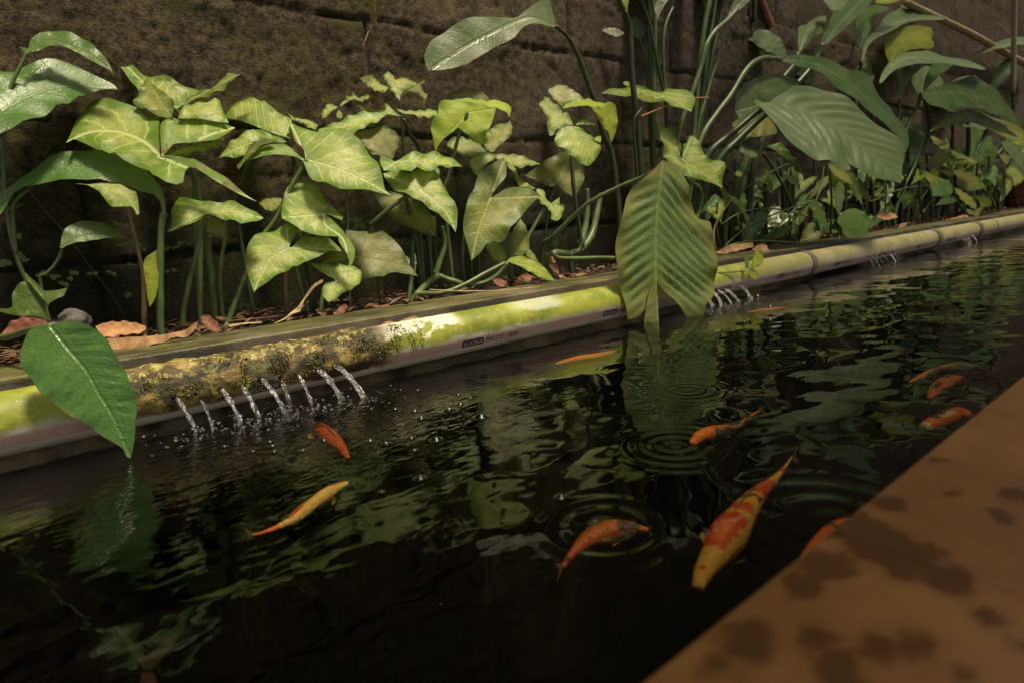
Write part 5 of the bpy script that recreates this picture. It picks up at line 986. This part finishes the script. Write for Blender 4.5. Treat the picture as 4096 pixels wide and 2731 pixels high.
for pts, w0, w1, y0, y1, mt in (([(130, 340), (160, 450), (195, 620), (215, 900), (250, 1500)], 20, 30, 1.06, 1.03, 'stemd'),
    ([(-70, -60), (-30, 60), (10, 130), (40, 250), (50, 400), (70, 750), (110, 1100), (150, 1600), (200, 2150)], 44, 62, .98, 1.0, 'stemd'),
    ([(130, -30), (200, 150), (245, 330), (290, 560), (340, 800), (380, 1050), (420, 2100)], 22, 34, 1.01, 1.01, 'stemd'),
    ([(235, -40), (255, 100), (270, 230), (262, 700), (255, 1200), (270, 2100)], 30, 50, 1.02, 1.02, 'stem'),
    ([(205, -40), (210, 300), (225, 600), (215, 900), (250, 1500), (330, 2100)], 26, 34, 1.04, 1.03, 'stemd'),
    ([(430, 70), (380, 180), (345, 330), (345, 600), (365, 900), (370, 1200), (380, 2100)], 24, 34, 1.04, 1.03, 'stem'),
    ([(765, -30), (720, 200), (680, 480), (645, 780), (630, 1000), (600, 1400), (560, 2100)], 44, 54, 1.0, 1.0, 'stem'),
    ([(815, -30), (790, 180), (740, 450), (715, 700), (690, 900), (640, 1300), (600, 2100)], 30, 54, 1.03, 1.02, 'stemd'),
    ([(1010, 90), (900, 200), (800, 290), (725, 420), (680, 600), (620, 780), (560, 950), (480, 1200), (420, 1700), (430, 2150)], 48, 40, .98, 1.0, 'stem'),
    ([(985, 105), (920, 240), (870, 400), (820, 560), (770, 720), (720, 900), (660, 1120), (620, 1500), (600, 2150)], 26, 34, 1.01, 1.01, 'stem'),
    ([(880, -30), (850, 200), (800, 420), (760, 640), (700, 1000), (650, 1400), (620, 2150)], 26, 40, 1.04, 1.03, 'stemd'),
    ([(1150, -30), (1155, 60), (1160, 200)], 40, 40, 1.085, 1.09, 'stemd')):
    stem(p, 'E', pts, y0, y1, w0, w1, mt, ground=pts[-1][1] > 1000)
leaf(p, 'E', [(905, 165), (935, 120), (965, 40), (1000, -30), (1130, -200), (1460, -400), (1400, -230), (1250, -80), (1130, -5), (1060, 62), (1000, 112), (940, 160)], (915, 155), .99, 60, 0, [(1450, -392)], [(1010, 40), (1180, -120)], 'lily', .08, .05, .01, .01, rnd=.1)
leaf(p, 'E', [(270, 235), (230, 120), (205, -40), (190, -220), (250, -460), (330, -320), (360, -120), (345, 40), (300, 150)], (270, 230), 1.02, 70, 0, [(252, -450)], (), 'lily', .14, .02, .01, .01, rnd=.6)
leaf(p, 'E', [(20, 120), (-30, 60), (-110, -50), (-190, -200), (-230, -400), (-110, -280), (-10, -60), (28, 0), (22, 70)], (10, 115), .975, 70, 0, [(-226, -390)], (), 'glow', .14, .02, 0, .01, rnd=.0)
leaf(p, 'E', [(300, 120), (310, 40), (330, -60), (400, -220), (540, -360), (500, -190), (420, -50), (360, 40)], (305, 115), 1.04, 70, 0, [(530, -350)], (), 'waxy', .14, .02, 0, .01, rnd=.3)

# right-hand lily: the great ribbed leaf
p = plant('peace_lily', 'H', (150, 700), 1.0, 'peace lily at right carrying the largest ribbed grey green leaf above the pipe', 'peace lily', GL)
leaf(p, 'G', [(-418, 905), (-390, 895), (-288, 920), (-168, 850), (-68, 790), (60, 765), (150, 755), (290, 790), (420, 830), (520, 890), (650, 970), (780, 1060), (900, 1120), (1000, 1180), (1032, 1222), (1042, 1310), (1022, 1390), (1012, 1480), (1000, 1545), (920, 1540), (832, 1540), (684, 1527), (560, 1503), (474, 1453), (420, 1360), (398, 1300), (412, 1360), (456, 1440), (462, 1512), (338, 1496), (240, 1459), (91, 1429), (-32, 1367), (-131, 1280), (-242, 1135), (-290, 1060), (-350, 975), (-400, 930)], (-370, 928), .86, 50, 0, [(1000, 1540)], [(-60, 950), (150, 1020), (400, 1140), (650, 1290)], 'waxy', .06, .10, .012, .012, nplt=12, rnd=.75, res=46)
leaf(p, 'G', [(-220, 530), (-100, 505), (0, 490), (120, 500), (230, 510), (350, 540), (460, 600), (600, 620), (700, 650), (712, 690), (740, 770), (800, 850), (880, 902), (950, 960), (1050, 1022), (1105, 1082), (1112, 1200), (1082, 1292), (1040, 1302), (1000, 1180), (900, 1112), (780, 1042), (650, 952), (520, 872), (400, 802), (300, 742), (200, 652), (100, 612), (0, 602), (-100, 572)], (-200, 535), .98, 66, 0, [(1060, 1290)], [(150, 560), (450, 700), (800, 920), (1000, 1060)], 'lily', .04, .10, .006, .012, rnd=.3, res=34)
leaf(p, 'E', [(990, 900), (1010, 830), (1080, 760), (1180, 700), (1300, 663), (1420, 663), (1520, 680), (1602, 712), (1560, 762), (1450, 832), (1330, 902), (1282, 922), (1200, 902), (1195, 980), (1100, 1042), (1030, 1062), (1000, 1002)], (1270, 925), .97, 66, 0, [(1595, 712), (1000, 990)], (), 'lily', .06, .1, .008, .012, rnd=.0)
leaf(p, 'E', [(978, 1100), (1030, 1055), (1150, 1030), (1250, 1035), (1310, 1080), (1362, 1190), (1250, 1222), (1120, 1217), (1040, 1192)], (1240, 1050), .96, 60, 0, [(990, 1110)], (), 'yell', .06, .1, .008, .012, rnd=.3)
leaf(p, 'E', [(1063, 212), (1110, 198), (1200, 225), (1290, 275), (1370, 330), (1412, 380), (1432, 440), (1458, 507), (1400, 512), (1300, 472), (1200, 412), (1120, 332), (1080, 262)], (1450, 500), 1.03, 66, 0, [(1068, 216)], [(1280, 350)], 'lily', .06, .08, .006, .01, rnd=.1)
leaf(p, 'G', [(-20, 485), (-5, 240), (60, 210), (130, 150), (230, 85), (292, 68), (272, 150), (250, 192), (160, 232), (90, 312), (50, 382), (20, 442)], (-12, 478), 1.0, 56, 0, [(285, 74)], [(80, 250)], 'waxy', .08, .08, .012, .012, nplt=14, rnd=.8)
leaf(p, 'G', [(15, 475), (80, 322), (160, 240), (256, 184), (250, 262), (150, 312), (80, 392)], (20, 470), .995, 66, 0, [(250, 190)], (), 'lily', .06, .08, .006, .01, rnd=.1)
stem(p, 'E', [(1400, 535), (1300, 525), (1220, 530), (1130, 580), (1050, 680), (950, 850), (800, 1050), (690, 1230), (560, 1600), (520, 2050)], .98, 1.0, 44, 56, 'stem')
stem(p, 'E', [(1240, 960), (1150, 1030), (1000, 1160), (900, 1240), (740, 1400), (640, 1700), (600, 2050)], .87, .98, 48, 60, 'stemd')
stem(p, 'E', [(1330, 960), (1250, 1030), (1150, 1120), (1000, 1270), (850, 1430), (720, 1700), (680, 2050)], .88, .99, 56, 76, 'stemd')
stem(p, 'E', [(1500, 600), (1400, 720), (1300, 860), (1180, 1200), (1000, 1700), (900, 2050)], 1.0, 1.02, 36, 50, 'stem')
stem(p, 'G', [(-15, 478), (-70, 600), (-160, 720), (-380, 1100), (-600, 1800)], 1.0, 1.02, 34, 50, 'stem')

p = plant('peace_lily', 'T', (520, 1000), 1.02, 'tall peace lily at upper right with many upright overlapping leaves', 'peace lily', GL)
leaf(p, 'G', [(185, 400), (210, 300), (250, 260), (270, 180), (300, 110), (322, 93), (392, 75), (440, 20), (480, -60), (600, -200), (800, -330), (760, -160), (680, -40), (620, 62), (540, 132), (450, 212), (360, 292), (290, 352), (240, 402), (205, 420)], (200, 410), .955, 66, 0, [(790, -320)], [(330, 230), (460, 90), (600, -60)], 'lily', .05, .05, .006, .01, rnd=.3)
leaf(p, 'G', [(255, 72), (215, -40), (500, -40), (400, 72), (310, 102)], (280, 90), .985, 50, 0, [(460, -30)], (), 'waxy', .05, .05, .010, .01, rnd=.8)
leaf(p, 'G', [(490, 332), (500, 230), (530, 150), (600, 80), (660, 30), (722, 18), (845, 28), (780, 82), (700, 132), (650, 182), (640, 252), (600, 342), (570, 402), (545, 565), (528, 430)], (545, 550), .99, 68, 0, [(830, 32)], [(570, 300), (660, 130)], 'lily', .05, .05, .008, .01, rnd=.6)
leaf(p, 'G', [(670, 20), (720, -30), (960, -40), (840, 25), (720, 35)], (690, 20), 1.0, 50, 0, [(940, -30)], (), 'glow', .05, .05, .006, .01, rnd=.2)
leaf(p, 'G', [(550, 565), (555, 450), (600, 350), (690, 260), (730, 190), (800, 110), (880, 50), (960, 0), (1010, -40), (1490, -30), (1400, 32), (1300, 62), (1200, 82), (1100, 112), (1000, 152), (900, 222), (800, 282), (700, 332), (620, 402), (570, 522)], (553, 555), .965, 52, 0, [(1450, 0)], [(640, 370), (850, 190), (1100, 80)], 'waxy', .10, .08, .010, .01, nplt=18, rnd=.7, res=34)
leaf(p, 'G', [(748, 400), (770, 340), (830, 280), (920, 230), (1050, 200), (1150, 188), (1242, 188), (1257, 240), (1222, 322), (1212, 412), (1100, 432), (1000, 442), (900, 502), (850, 552), (800, 562), (760, 502)], (800, 555), 1.0, 66, 0, [(1225, 200)], [(950, 330)], 'glow', .05, .08, .006, .012, rnd=.0)
leaf(p, 'G', [(708, 745), (738, 650), (800, 560), (860, 510), (950, 460), (1040, 430), (1180, 413), (1300, 440), (1450, 450), (1600, 460), (1700, 480), (1768, 515), (1700, 547), (1600, 542), (1450, 527), (1300, 527), (1200, 542), (1100, 562), (980, 582), (880, 612), (800, 672), (730, 747)], (720, 735), .93, 48, 0, [(1760, 515)], [(850, 560), (1050, 490), (1400, 490)], 'waxy', .05, .06, .008, .01, nplt=18, rnd=.95, res=34)
leaf(p, 'G', [(890, 905), (888, 750), (862, 640), (980, 587), (1150, 555), (1100, 602), (1000, 702), (950, 782), (912, 832)], (892, 890), .965, 68, 0, [(1140, 560)], (), 'lily', .05, .05, .006, .01, rnd=.4)
leaf(p, 'G', [(1098, 795), (1120, 700), (1170, 600), (1230, 540), (1435, 528), (1340, 612), (1250, 682), (1170, 762), (1110, 822)], (1102, 800), .955, 66, 0, [(1425, 532)], (), 'lily', .05, .05, .008, .01, rnd=.7)
leaf(p, 'G', [(998, 700), (1080, 620), (1150, 578), (1222, 620), (1282, 720), (1272, 782), (1160, 802), (1090, 832), (1080, 870), (1020, 800)], (1080, 830), 1.02, 66, 0, [(1150, 585)], (), 'waxy', .05, .05, .008, .01, rnd=.9)
for pts, w0, w1, y0, y1, mt in (([(200, 400), (150, 520), (60, 660), (-40, 780), (-300, 1150), (-450, 1700)], 52, 66, .955, 1.0, 'stemd'),
    ([(545, 560), (540, 640), (500, 900), (420, 1300), (300, 1700)], 30, 40, .99, 1.02, 'stemd'), ([(895, 890), (890, 960), (860, 1200), (760, 1600)], 24, 34, .965, 1.0, 'stem'),
    ([(1090, 830), (1060, 930), (1000, 1050), (900, 1300), (800, 1700)], 30, 36, .955, 1.0, 'stem'), ([(440, 560), (470, 450), (490, 370)], 18, 18, 1.04, 1.04, 'stem'), ([(1160, 1180), (1100, 1330), (1010, 1500), (920, 1750)], 28, 34, .94, 1.0, 'stemd')):
    stem(p, 'G', pts, y0, y1, w0, w1, mt, ground=pts[-1][1] > 1000)

p = plant('peace_lily', 'T', (1200, 900), 1.02, 'peace lily at the far right edge with dark drooping leaves below the bamboo pole', 'peace lily', GL)
leaf(p, 'G', [(1088, 832), (1200, 790), (1350, 740), (1450, 700), (1580, 663), (1700, 690), (1830, 760), (1920, 840), (2010, 920), (2120, 1080), (1950, 1042), (1850, 1002), (1700, 972), (1560, 952), (1430, 962), (1350, 1002), (1200, 962), (1130, 922)], (1100, 840), .93, 64, 0, [(2100, 1070)], [(1400, 810), (1750, 870)], 'lily', .05, .08, .008, .012, rnd=.0, res=34)
leaf(p, 'G', [(1340, 747), (1420, 700), (1500, 672), (1590, 660), (1612, 672), (1500, 715)], (1345, 745), .94, 50, 0, [(1605, 668)], (), 'waxy', .05, .05, 0, .01, rnd=.8)
leaf(p, 'G', [(1158, 1182), (1250, 1090), (1350, 1020), (1430, 975), (1560, 945), (1700, 970), (1850, 1010), (2007, 1040), (2110, 1080), (2180, 1200), (2140, 1290), (2007, 1252), (1900, 1202), (1800, 1162), (1700, 1122), (1600, 1082), (1500, 1092), (1400, 1112), (1280, 1142)], (1165, 1175), .90, 50, 0, [(2165, 1240)], [(1350, 1080), (1600, 1030), (1900, 1120)], 'yell', .05, .08, .008, .01, nplt=18, rnd=.5, res=34)
leaf(p, 'G', [(1555, 442), (1650, 420), (1760, 380), (1880, 345), (2060, 333), (2060, 402), (1950, 402), (1800, 427), (1680, 442)], (2055, 370), .96, 46, 0, [(1560, 440)], (), 'waxy', .05, .05, .008, .01, rnd=.8)
for pts, w0, w1, mt in (([(1110, 840), (1140, 960), (1160, 1180), (1100, 1400), (950, 1800)], 30, 36, 'stemd'), ([(1350, 1000), (1370, 1150), (1350, 1350), (1300, 1700)], 20, 26, 'stemd'), ([(1500, 1090), (1510, 1250), (1490, 1500), (1450, 1800)], 30, 40, 'stemd'), ([(1680, 1120), (1640, 1250), (1560, 1420), (1480, 1800)], 26, 30, 'stemd')):
    stem(p, 'G', pts, .95, 1.0, w0, w1, mt)
leaf(p, 'G', [(1450, 1118), (1560, 1090), (1700, 1108), (1652, 1165), (1560, 1140), (1480, 1142)], (1460, 1120), .96, 52, 0, [(1650, 1155)], (), 'waxy', .05, .05, .01, .01, rnd=.7)
leaf(p, 'G', [(1500, 1160), (1600, 1140), (1660, 1180), (1600, 1280), (1540, 1420), (1500, 1380), (1520, 1260)], (1520, 1390), .99, 70, 0, [(1620, 1150)], (), 'lily', .05, .05, .01, .01, rnd=.5)
leaf(p, 'G', [(1640, 1420), (1600, 1330), (1640, 1250), (1720, 1200), (1740, 1260), (1720, 1380)], (1650, 1410), .99, 70, 0, [(1720, 1210)], (), 'lily', .05, .05, .01, .01, rnd=.7)

# lower right tangle
p = plant('arrowhead_plant', 'T', (420, 1150), .98, 'low yellowing arrowhead plant under the tip of the great ribbed leaf', 'arrowhead plant', GA)
def tl(pts, J, Y, tips, mat, rnd=.5, tilt=56, **k): leaf(p, 'T', pts, J, Y, tilt, 0, tips, (), mat, .08, .08, 0, .025, rnd=rnd, **k)
tl([(688, 118), (760, 140), (820, 180), (905, 230), (945, 302), (870, 282), (780, 262), (728, 190)], (935, 295), .97, [(694, 122)], 'yell', .9)
tl([(700, 502), (708, 400), (760, 320), (850, 298), (952, 310), (962, 372), (880, 462), (760, 522)], (770, 330), .965, [(720, 500)], 'yell', .6)
tl([(650, 240), (720, 250), (830, 300), (900, 350), (962, 378), (880, 392), (800, 350), (720, 300)], (660, 245), .95, [(955, 378)], 'olive', .2)
tl([(950, 310), (1040, 350), (1150, 380), (1290, 430), (1200, 400), (1050, 392), (980, 390)], (960, 320), .95, [(1280, 428)], 'yell', .8)
tl([(918, 412), (950, 398), (1050, 393), (1200, 410), (1292, 452), (1262, 492), (1100, 502), (958, 502)], (1080, 395), .93, [(1285, 455), (925, 480)], 'arrow', .0, 54)
tl([(1278, 450), (1320, 442), (1358, 452), (1352, 494), (1290, 488)], (1280, 465), .92, [(1352, 470)], 'glow', .6)
tl([(558, 558), (620, 570), (700, 610), (800, 650), (912, 672), (850, 712), (700, 757), (640, 672)], (696, 752), .90, [(562, 562), (905, 675)], 'olive', .4, 60)
tl([(696, 760), (800, 720), (920, 680), (982, 740), (997, 842), (900, 882), (780, 902), (718, 892), (720, 822)], (698, 765), .89, [(990, 838)], 'lily', .7, 64)
tl([(998, 570), (1180, 560), (1250, 622), (1320, 680), (1373, 762), (1280, 792), (1240, 832), (1130, 802), (1020, 772), (998, 650)], (1060, 580), .95, [(1366, 764), (1240, 826)], 'yell', .0, 62)
tl([(-20, 590), (180, 598), (382, 610), (372, 662), (290, 692), (200, 662), (60, 672)], (10, 600), .93, [(376, 620), (290, 686)], 'glow', .7, 46)
tl([(698, 582), (740, 538), (802, 600), (792, 642), (730, 642)], (795, 630), .93, [(702, 580)], 'glow', .6)
tl([(848, 502), (900, 458), (952, 540), (942, 572)], (945, 560), .94, [(852, 500)], 'yell', .9)
tl([(540, 420), (580, 370), (640, 420), (600, 480), (560, 470)], (600, 470), .96, [(580, 376)], 'glow', .2)
tl([(800, 560), (900, 560), (1010, 590), (990, 640), (880, 640)], (820, 570), .94, [(1005, 600)], 'olive', .5)
for pts, w0, w1 in (([(640, 80), (560, 320), (480, 540), (360, 800), (260, 1100)], 26, 30), ([(775, 330), (700, 440), (620, 560), (520, 760), (420, 1100)], 14, 18), ([(1085, 385), (1000, 470), (880, 560), (800, 640), (600, 900), (480, 1150)], 16, 20), ([(696, 765), (600, 768), (400, 790), (200, 850), (0, 945), (-150, 1000)], 18, 20), ([(1370, 745), (1450, 718), (1560, 710), (1680, 660)], 12, 14), ([(900, 880), (890, 980), (860, 1130)], 18, 22), ([(140, 680), (140, 800), (130, 1000), (120, 1150)], 14, 20), ([(380, 640), (380, 720), (340, 860), (250, 1100)], 24, 30), ([(720, 860), (700, 940), (640, 1050), (560, 1150)], 18, 20)):
    stem(p, 'T', pts, .93, .96, w0, w1, 'stem', ground=pts[-1][1] > 940)

p = plant('arrowhead_plant', 'T', (1250, 1150), .93, 'small arrowhead plant drooping over the far pipe clamps with one bright leaf', 'arrowhead plant', GA)
tl([(986, 785), (1060, 808), (1150, 860), (1230, 910), (1290, 980), (1304, 1054), (1220, 1022), (1130, 982), (1050, 912)], (995, 792), .85, [(1298, 1046)], 'olive', .6, 60)
tl([(1218, 890), (1330, 888), (1420, 900), (1487, 940), (1472, 1002), (1400, 1037), (1310, 1032), (1290, 962)], (1230, 892), .86, [(1480, 950)], 'glow', .75, 52)
tl([(1158, 1040), (1230, 1080), (1300, 1042), (1364, 1038), (1312, 1112), (1322, 1190), (1292, 1225), (1262, 1152), (1180, 1112)], (1290, 1050), .82, [(1292, 1218), (1164, 1044)], 'yell', .1, 64)
stem(p, 'T', [(1295, 1045), (1250, 1000), (1200, 1010), (1170, 1100), (1150, 1200)], .86, .89, 16, 20)
stem(p, 'T', [(995, 792), (1010, 900), (1080, 1040), (1130, 1180)], .86, .9, 16, 20, 'stemd')

p = plant('arrowhead_plant', 'T', (1560, 1000), .98, 'blue green arrowhead plant at the right edge above the clay pot', 'arrowhead plant', GA)
tl([(1568, 222), (1600, 208), (1660, 215), (1740, 260), (1890, 340), (1900, 545), (1780, 462), (1680, 372), (1610, 292)], (1600, 285), .93, [(1895, 520)], 'waxy', .6, 58)
tl([(1638, 562), (1700, 520), (1780, 560), (1860, 640), (1872, 692), (1780, 757), (1700, 702), (1650, 642)], (1690, 530), .93, [(1782, 750)], 'arrow', .0, 60)
tl([(1698, 222), (1780, 193), (1900, 186), (1900, 252), (1760, 242)], (1705, 222), .96, [(1895, 215)], 'glow', .5, 50)
tl([(1500, 560), (1560, 570), (1620, 600), (1570, 625), (1520, 600)], (1505, 562), .96, [(1615, 600)], 'waxy', .9, 60)
tl([(1560, 380), (1640, 360), (1700, 420), (1660, 500), (1600, 460)], (1570, 385), .97, [(1690, 430)], 'olive', .2, 60)
stem(p, 'T', [(1600, 290), (1500, 420), (1420, 560), (1350, 680), (1300, 900)], .93, .99, 22, 26, 'stemd')
stem(p, 'T', [(1690, 530), (1620, 700), (1560, 900), (1540, 1050)], .93, .98, 16, 22, 'stemd')

p = plant('pothos_vine', 'H', (150, 850), .95, 'dark pothos trailing behind the pipe with one rounded highlighted leaf', 'pothos', GP)
def hl(pts, J, Y, tips, mat, rnd=.5, tilt=58): leaf(p, 'H', pts, J, Y, tilt, 0, tips, (), mat, .08, .1, 0, .03, rnd=rnd)
hl([(722, 690), (740, 610), (802, 553), (800, 622), (770, 682)], (798, 558), .90, [(728, 686)], 'yell', .1, 66)
hl([(803, 548), (860, 558), (900, 620), (930, 700), (962, 773), (900, 732), (830, 662), (800, 602)], (806, 555), .89, [(956, 766)], 'pothos', .9, 64)
hl([(1000, 688), (1060, 620), (1150, 600), (1200, 650), (1227, 720), (1212, 832), (1150, 882), (1090, 872), (1040, 782)], (1015, 695), .83, [(1160, 870)], 'pothos', .7, 58)
hl([(1005, 835), (1050, 850), (1085, 880), (1075, 930), (1045, 905), (1015, 870)], (1010, 838), .80, [(1070, 925)], 'pothos', .9, 60)
hl([(938, 360), (1000, 308), (1050, 350), (1073, 392), (1020, 412), (968, 440)], (1000, 315), .93, [(970, 434), (1068, 390)], 'glow', .4, 58)
hl([(488, 152), (540, 140), (602, 150), (640, 190), (722, 250), (792, 332), (772, 352), (680, 292), (610, 232)], (500, 152), .93, [(784, 340)], 'pothos', 1.0, 54)
hl([(278, 182), (330, 110), (400, 95), (484, 88), (440, 172), (400, 242), (320, 222)], (285, 185), .97, [(478, 92)], 'waxy', .4, 60)
hl([(655, 782), (690, 708), (717, 750), (702, 792)], (690, 714), .92, [(680, 790)], 'olive', .6, 66)
hl([(255, 350), (280, 330), (312, 355), (300, 375), (262, 372)], (285, 335), .97, [(300, 370)], 'yell', .8, 60)
for pts, w0, w1, y0, y1, mt in (([(1010, 700), (900, 690), (760, 660), (640, 625), (520, 610), (380, 615), (250, 660), (150, 730)], 8, 12, .86, .97, 'stem'), ([(1010, 872), (900, 870), (760, 860), (600, 850), (400, 842), (280, 860), (180, 890)], 12, 16, .81, .90, 'stem'),
    ([(800, 560), (640, 610), (500, 665), (380, 720), (280, 790), (180, 880)], 12, 14, .90, .92, 'stem'), ([(820, 470), (700, 600), (560, 740), (470, 820)], 10, 12, .93, .92, 'stem'), ([(480, 360), (430, 480), (370, 640), (330, 800)], 12, 14, 1.0, .99, 'stem'), ([(560, 250), (620, 460), (680, 620), (720, 760)], 16, 20, 1.02, 1.0, 'stemd'),
    ([(460, 210), (540, 330), (640, 520), (700, 700)], 18, 22, 1.0, .98, 'stemd'), ([(530, 330), (560, 460), (575, 580), (572, 760)], 10, 14, 1.03, 1.02, 'straw'), ([(720, 270), (600, 300), (440, 390), (280, 500), (160, 640)], 8, 12, .98, 1.0, 'stem'), ([(250, 240), (262, 400), (300, 520), (300, 640)], 10, 14, 1.03, 1.03, 'stemd'), ([(900, 300), (870, 480), (810, 600)], 14, 14, .93, .9, 'stemd'), ([(1240, 380), (1140, 480), (1050, 560)], 22, 22, .96, 1.0, 'stem'), ([(1240, 380), (1255, 520), (1262, 660)], 22, 26, .97, .97, 'stemb'), ([(1020, 640), (1010, 760), (1010, 840)], 14, 14, .84, .82, 'stem'), ([(130, 1000), (100, 780), (150, 660), (230, 540)], 14, 12, .86, .95, 'stemb')):
    stem(p, 'H', pts, y0, y1, w0, w1, mt, ground=False)
p = plant('sprig', 'H', (110, 1075), .69, 'little lobed green sprig lying across the pipe right of the big hanging leaf', 'plant sprig')
p.location = at_y(px('H', (110, 1075)), .672)
hl([(358, 1042), (380, 980), (410, 905), (440, 918), (472, 943), (452, 1010), (405, 1038)], (362, 1042), .665, [(466, 946)], 'glow', .0, 60)
hl([(338, 1060), (400, 1068), (422, 1098), (410, 1122), (370, 1102)], (342, 1060), .665, [(415, 1115)], 'glow', .1, 60)
hl([(328, 1045), (325, 970), (345, 948), (362, 990), (350, 1040)], (335, 1050), .668, [(344, 954)], 'pothos', .8, 70)
stem(p, 'H', [(60, 1072), (110, 1075), (220, 1070), (330, 1062)], .70, .666, 8, 8, 'stem', ground=False)

# more foliage of the same plants, filling the bed at right
def heart(par, c, size, ang, Y, mat, tilt, kind):
    if kind == 0: sh = [(0, .1), (.22, .38), (.45, .36), (.58, .1), (.45, -.3), (.2, -.62), (0, -1.0), (-.2, -.62), (-.45, -.3), (-.58, .1), (-.45, .36), (-.22, .38)]; tp = [6]
    elif kind == 1: sh = [(0, .05), (.3, .45), (.62, .62), (.52, .2), (.36, -.25), (.16, -.65), (0, -1.0), (-.16, -.65), (-.36, -.25), (-.52, .2), (-.62, .62), (-.3, .45)]; tp = [6, 2, 10]
    else: sh = [(0, .1), (.16, -.05), (.27, -.35), (.26, -.7), (.15, -1.05), (0, -1.4), (-.15, -1.05), (-.26, -.7), (-.27, -.35), (-.16, -.05)]; tp = [5]
    ca, sa = math.cos(ang), math.sin(ang); sq = random.uniform(.65, 1.0)
    P = [(c[0]+size*(x*ca*sq + y*sa), c[1]-size*(-x*sa*sq + y*ca)) for x, y in sh]
    J = (c[0], c[1])
    leaf(par, 'Z', P, J, Y, tilt, random.uniform(-20, 20), [P[i] for i in tp], (), mat, .10, .12, .006 if kind == 2 else 0, .03, res=16, nplt=9)
random.seed(23)
hosts = [(2860, 3180, 'peace lily at right carrying'), (3180, 3560, 'low yellowing'), (3560, 4130, 'blue green arrowhead')]
for x0, x1, key in hosts:
    host = [o for o in COL.objects if o.get('label', '').startswith(key)][0]
    for k in range(25):
        x = random.uniform(x0, x1); yb = 1029-(x-3059)*.176          # top line of the pipe there
        y = yb - random.uniform(60, 330); Y = random.uniform(.90, 1.05); kd = random.choice((0, 1, 1, 2)); f = (1.0 if x < 3500 else .8)
        if 2900 < x < 3640 and y < 640 - .0*(x): y = random.uniform(660, yb-70); Y = max(Y, .94)
        heart(host, (x, y), random.uniform(48, 92)*f*(1.25 if kd == 2 else 1), math.pi*random.uniform(-.45, .45), Y, random.choice(('olive', 'lily', 'lily', 'lily', 'pothos', 'arrow', 'yell')), random.uniform(48, 66), kd)
        stem(host, 'Z', [(x, y), (x+random.uniform(-14, 14), (y+yb)/2), (x+random.uniform(-40, 40), yb-8)], Y+.005, min(1.06, Y+.04), 7, 10, random.choice(('stem', 'stemd')))
host = [o for o in COL.objects if o.get('label', '').startswith('dense arrowhead')][0]
for (x, y, sz, a, Y, m_, kd) in ((1500, 1010, 70, .3, 1.03, 'olive', 1), (1640, 1040, 60, -.4, 1.03, 'lily', 0), (1900, 560, 60, .2, 1.05, 'olive', 1), (1730, 700, 60, -.3, 1.04, 'lily', 0), (1380, 700, 70, .5, 1.03, 'olive', 1), (1200, 900, 66, -.2, 1.02, 'olive', 0), (2080, 980, 60, .3, 1.03, 'lily', 0), (2220, 960, 55, -.2, 1.03, 'olive', 1)):
    heart(host, (x, y), sz, a, Y, m_, 60, kd)
    stem(host, 'Z', [(x, y), (x+8, y+90), (x+20, 1200)], Y, Y, 7, 10, 'stemd')
for (x, y, sz, a, Y, m_) in ((3700, 560, 150, .5, 1.04, 'lily'), (3850, 600, 150, -.4, 1.04, 'lily'), (3960, 640, 130, .3, 1.02, 'lily'), (4060, 600, 150, -.2, 1.03, 'lily'), (3620, 480, 140, -.5, 1.05, 'lily'), (4040, 250, 170, .8, 1.05, 'lily'), (3480, 330, 150, 2.6, 1.05, 'lily'), (3120, 640, 130, .6, 1.04, 'lily'), (2930, 660, 120, -.5, 1.05, 'lily'), (3330, 690, 120, -.3, 1.04, 'waxy'), (3800, 420, 150, 2.4, 1.06, 'lily'), (3240, 330, 150, 2.7, 1.06, 'lily')):
    host = [o for o in COL.objects if o.get('label', '').startswith('peace lily at the far right' if x > 3650 else ('tall peace lily' if x > 3400 else 'peace lily at right carrying'))][0]
    heart(host, (x, y), sz, a, Y, m_, 62, 2)
    stem(host, 'Z', [(x, y), (x+10, y+120), (x+30, 1029-(x-3059)*.176-12)], Y, Y, 8, 12, 'stemd')
host = [o for o in COL.objects if o.get('label', '').startswith('large peace lily with')][0]
for (x, y, sz, a, Y) in ((2840, -13, 170, 2.6, 1.0), (2864, -13, 150, -2.7, 1.03), (2893, -13, 150, 2.2, 1.04), (2558, -13, 150, -2.5, 1.01), (2605, -18, 160, 3.0, 1.02), (2592, -18, 140, 2.4, 1.04)):
    heart(host, (x, y), sz, a, Y, 'lily', 62, 2)
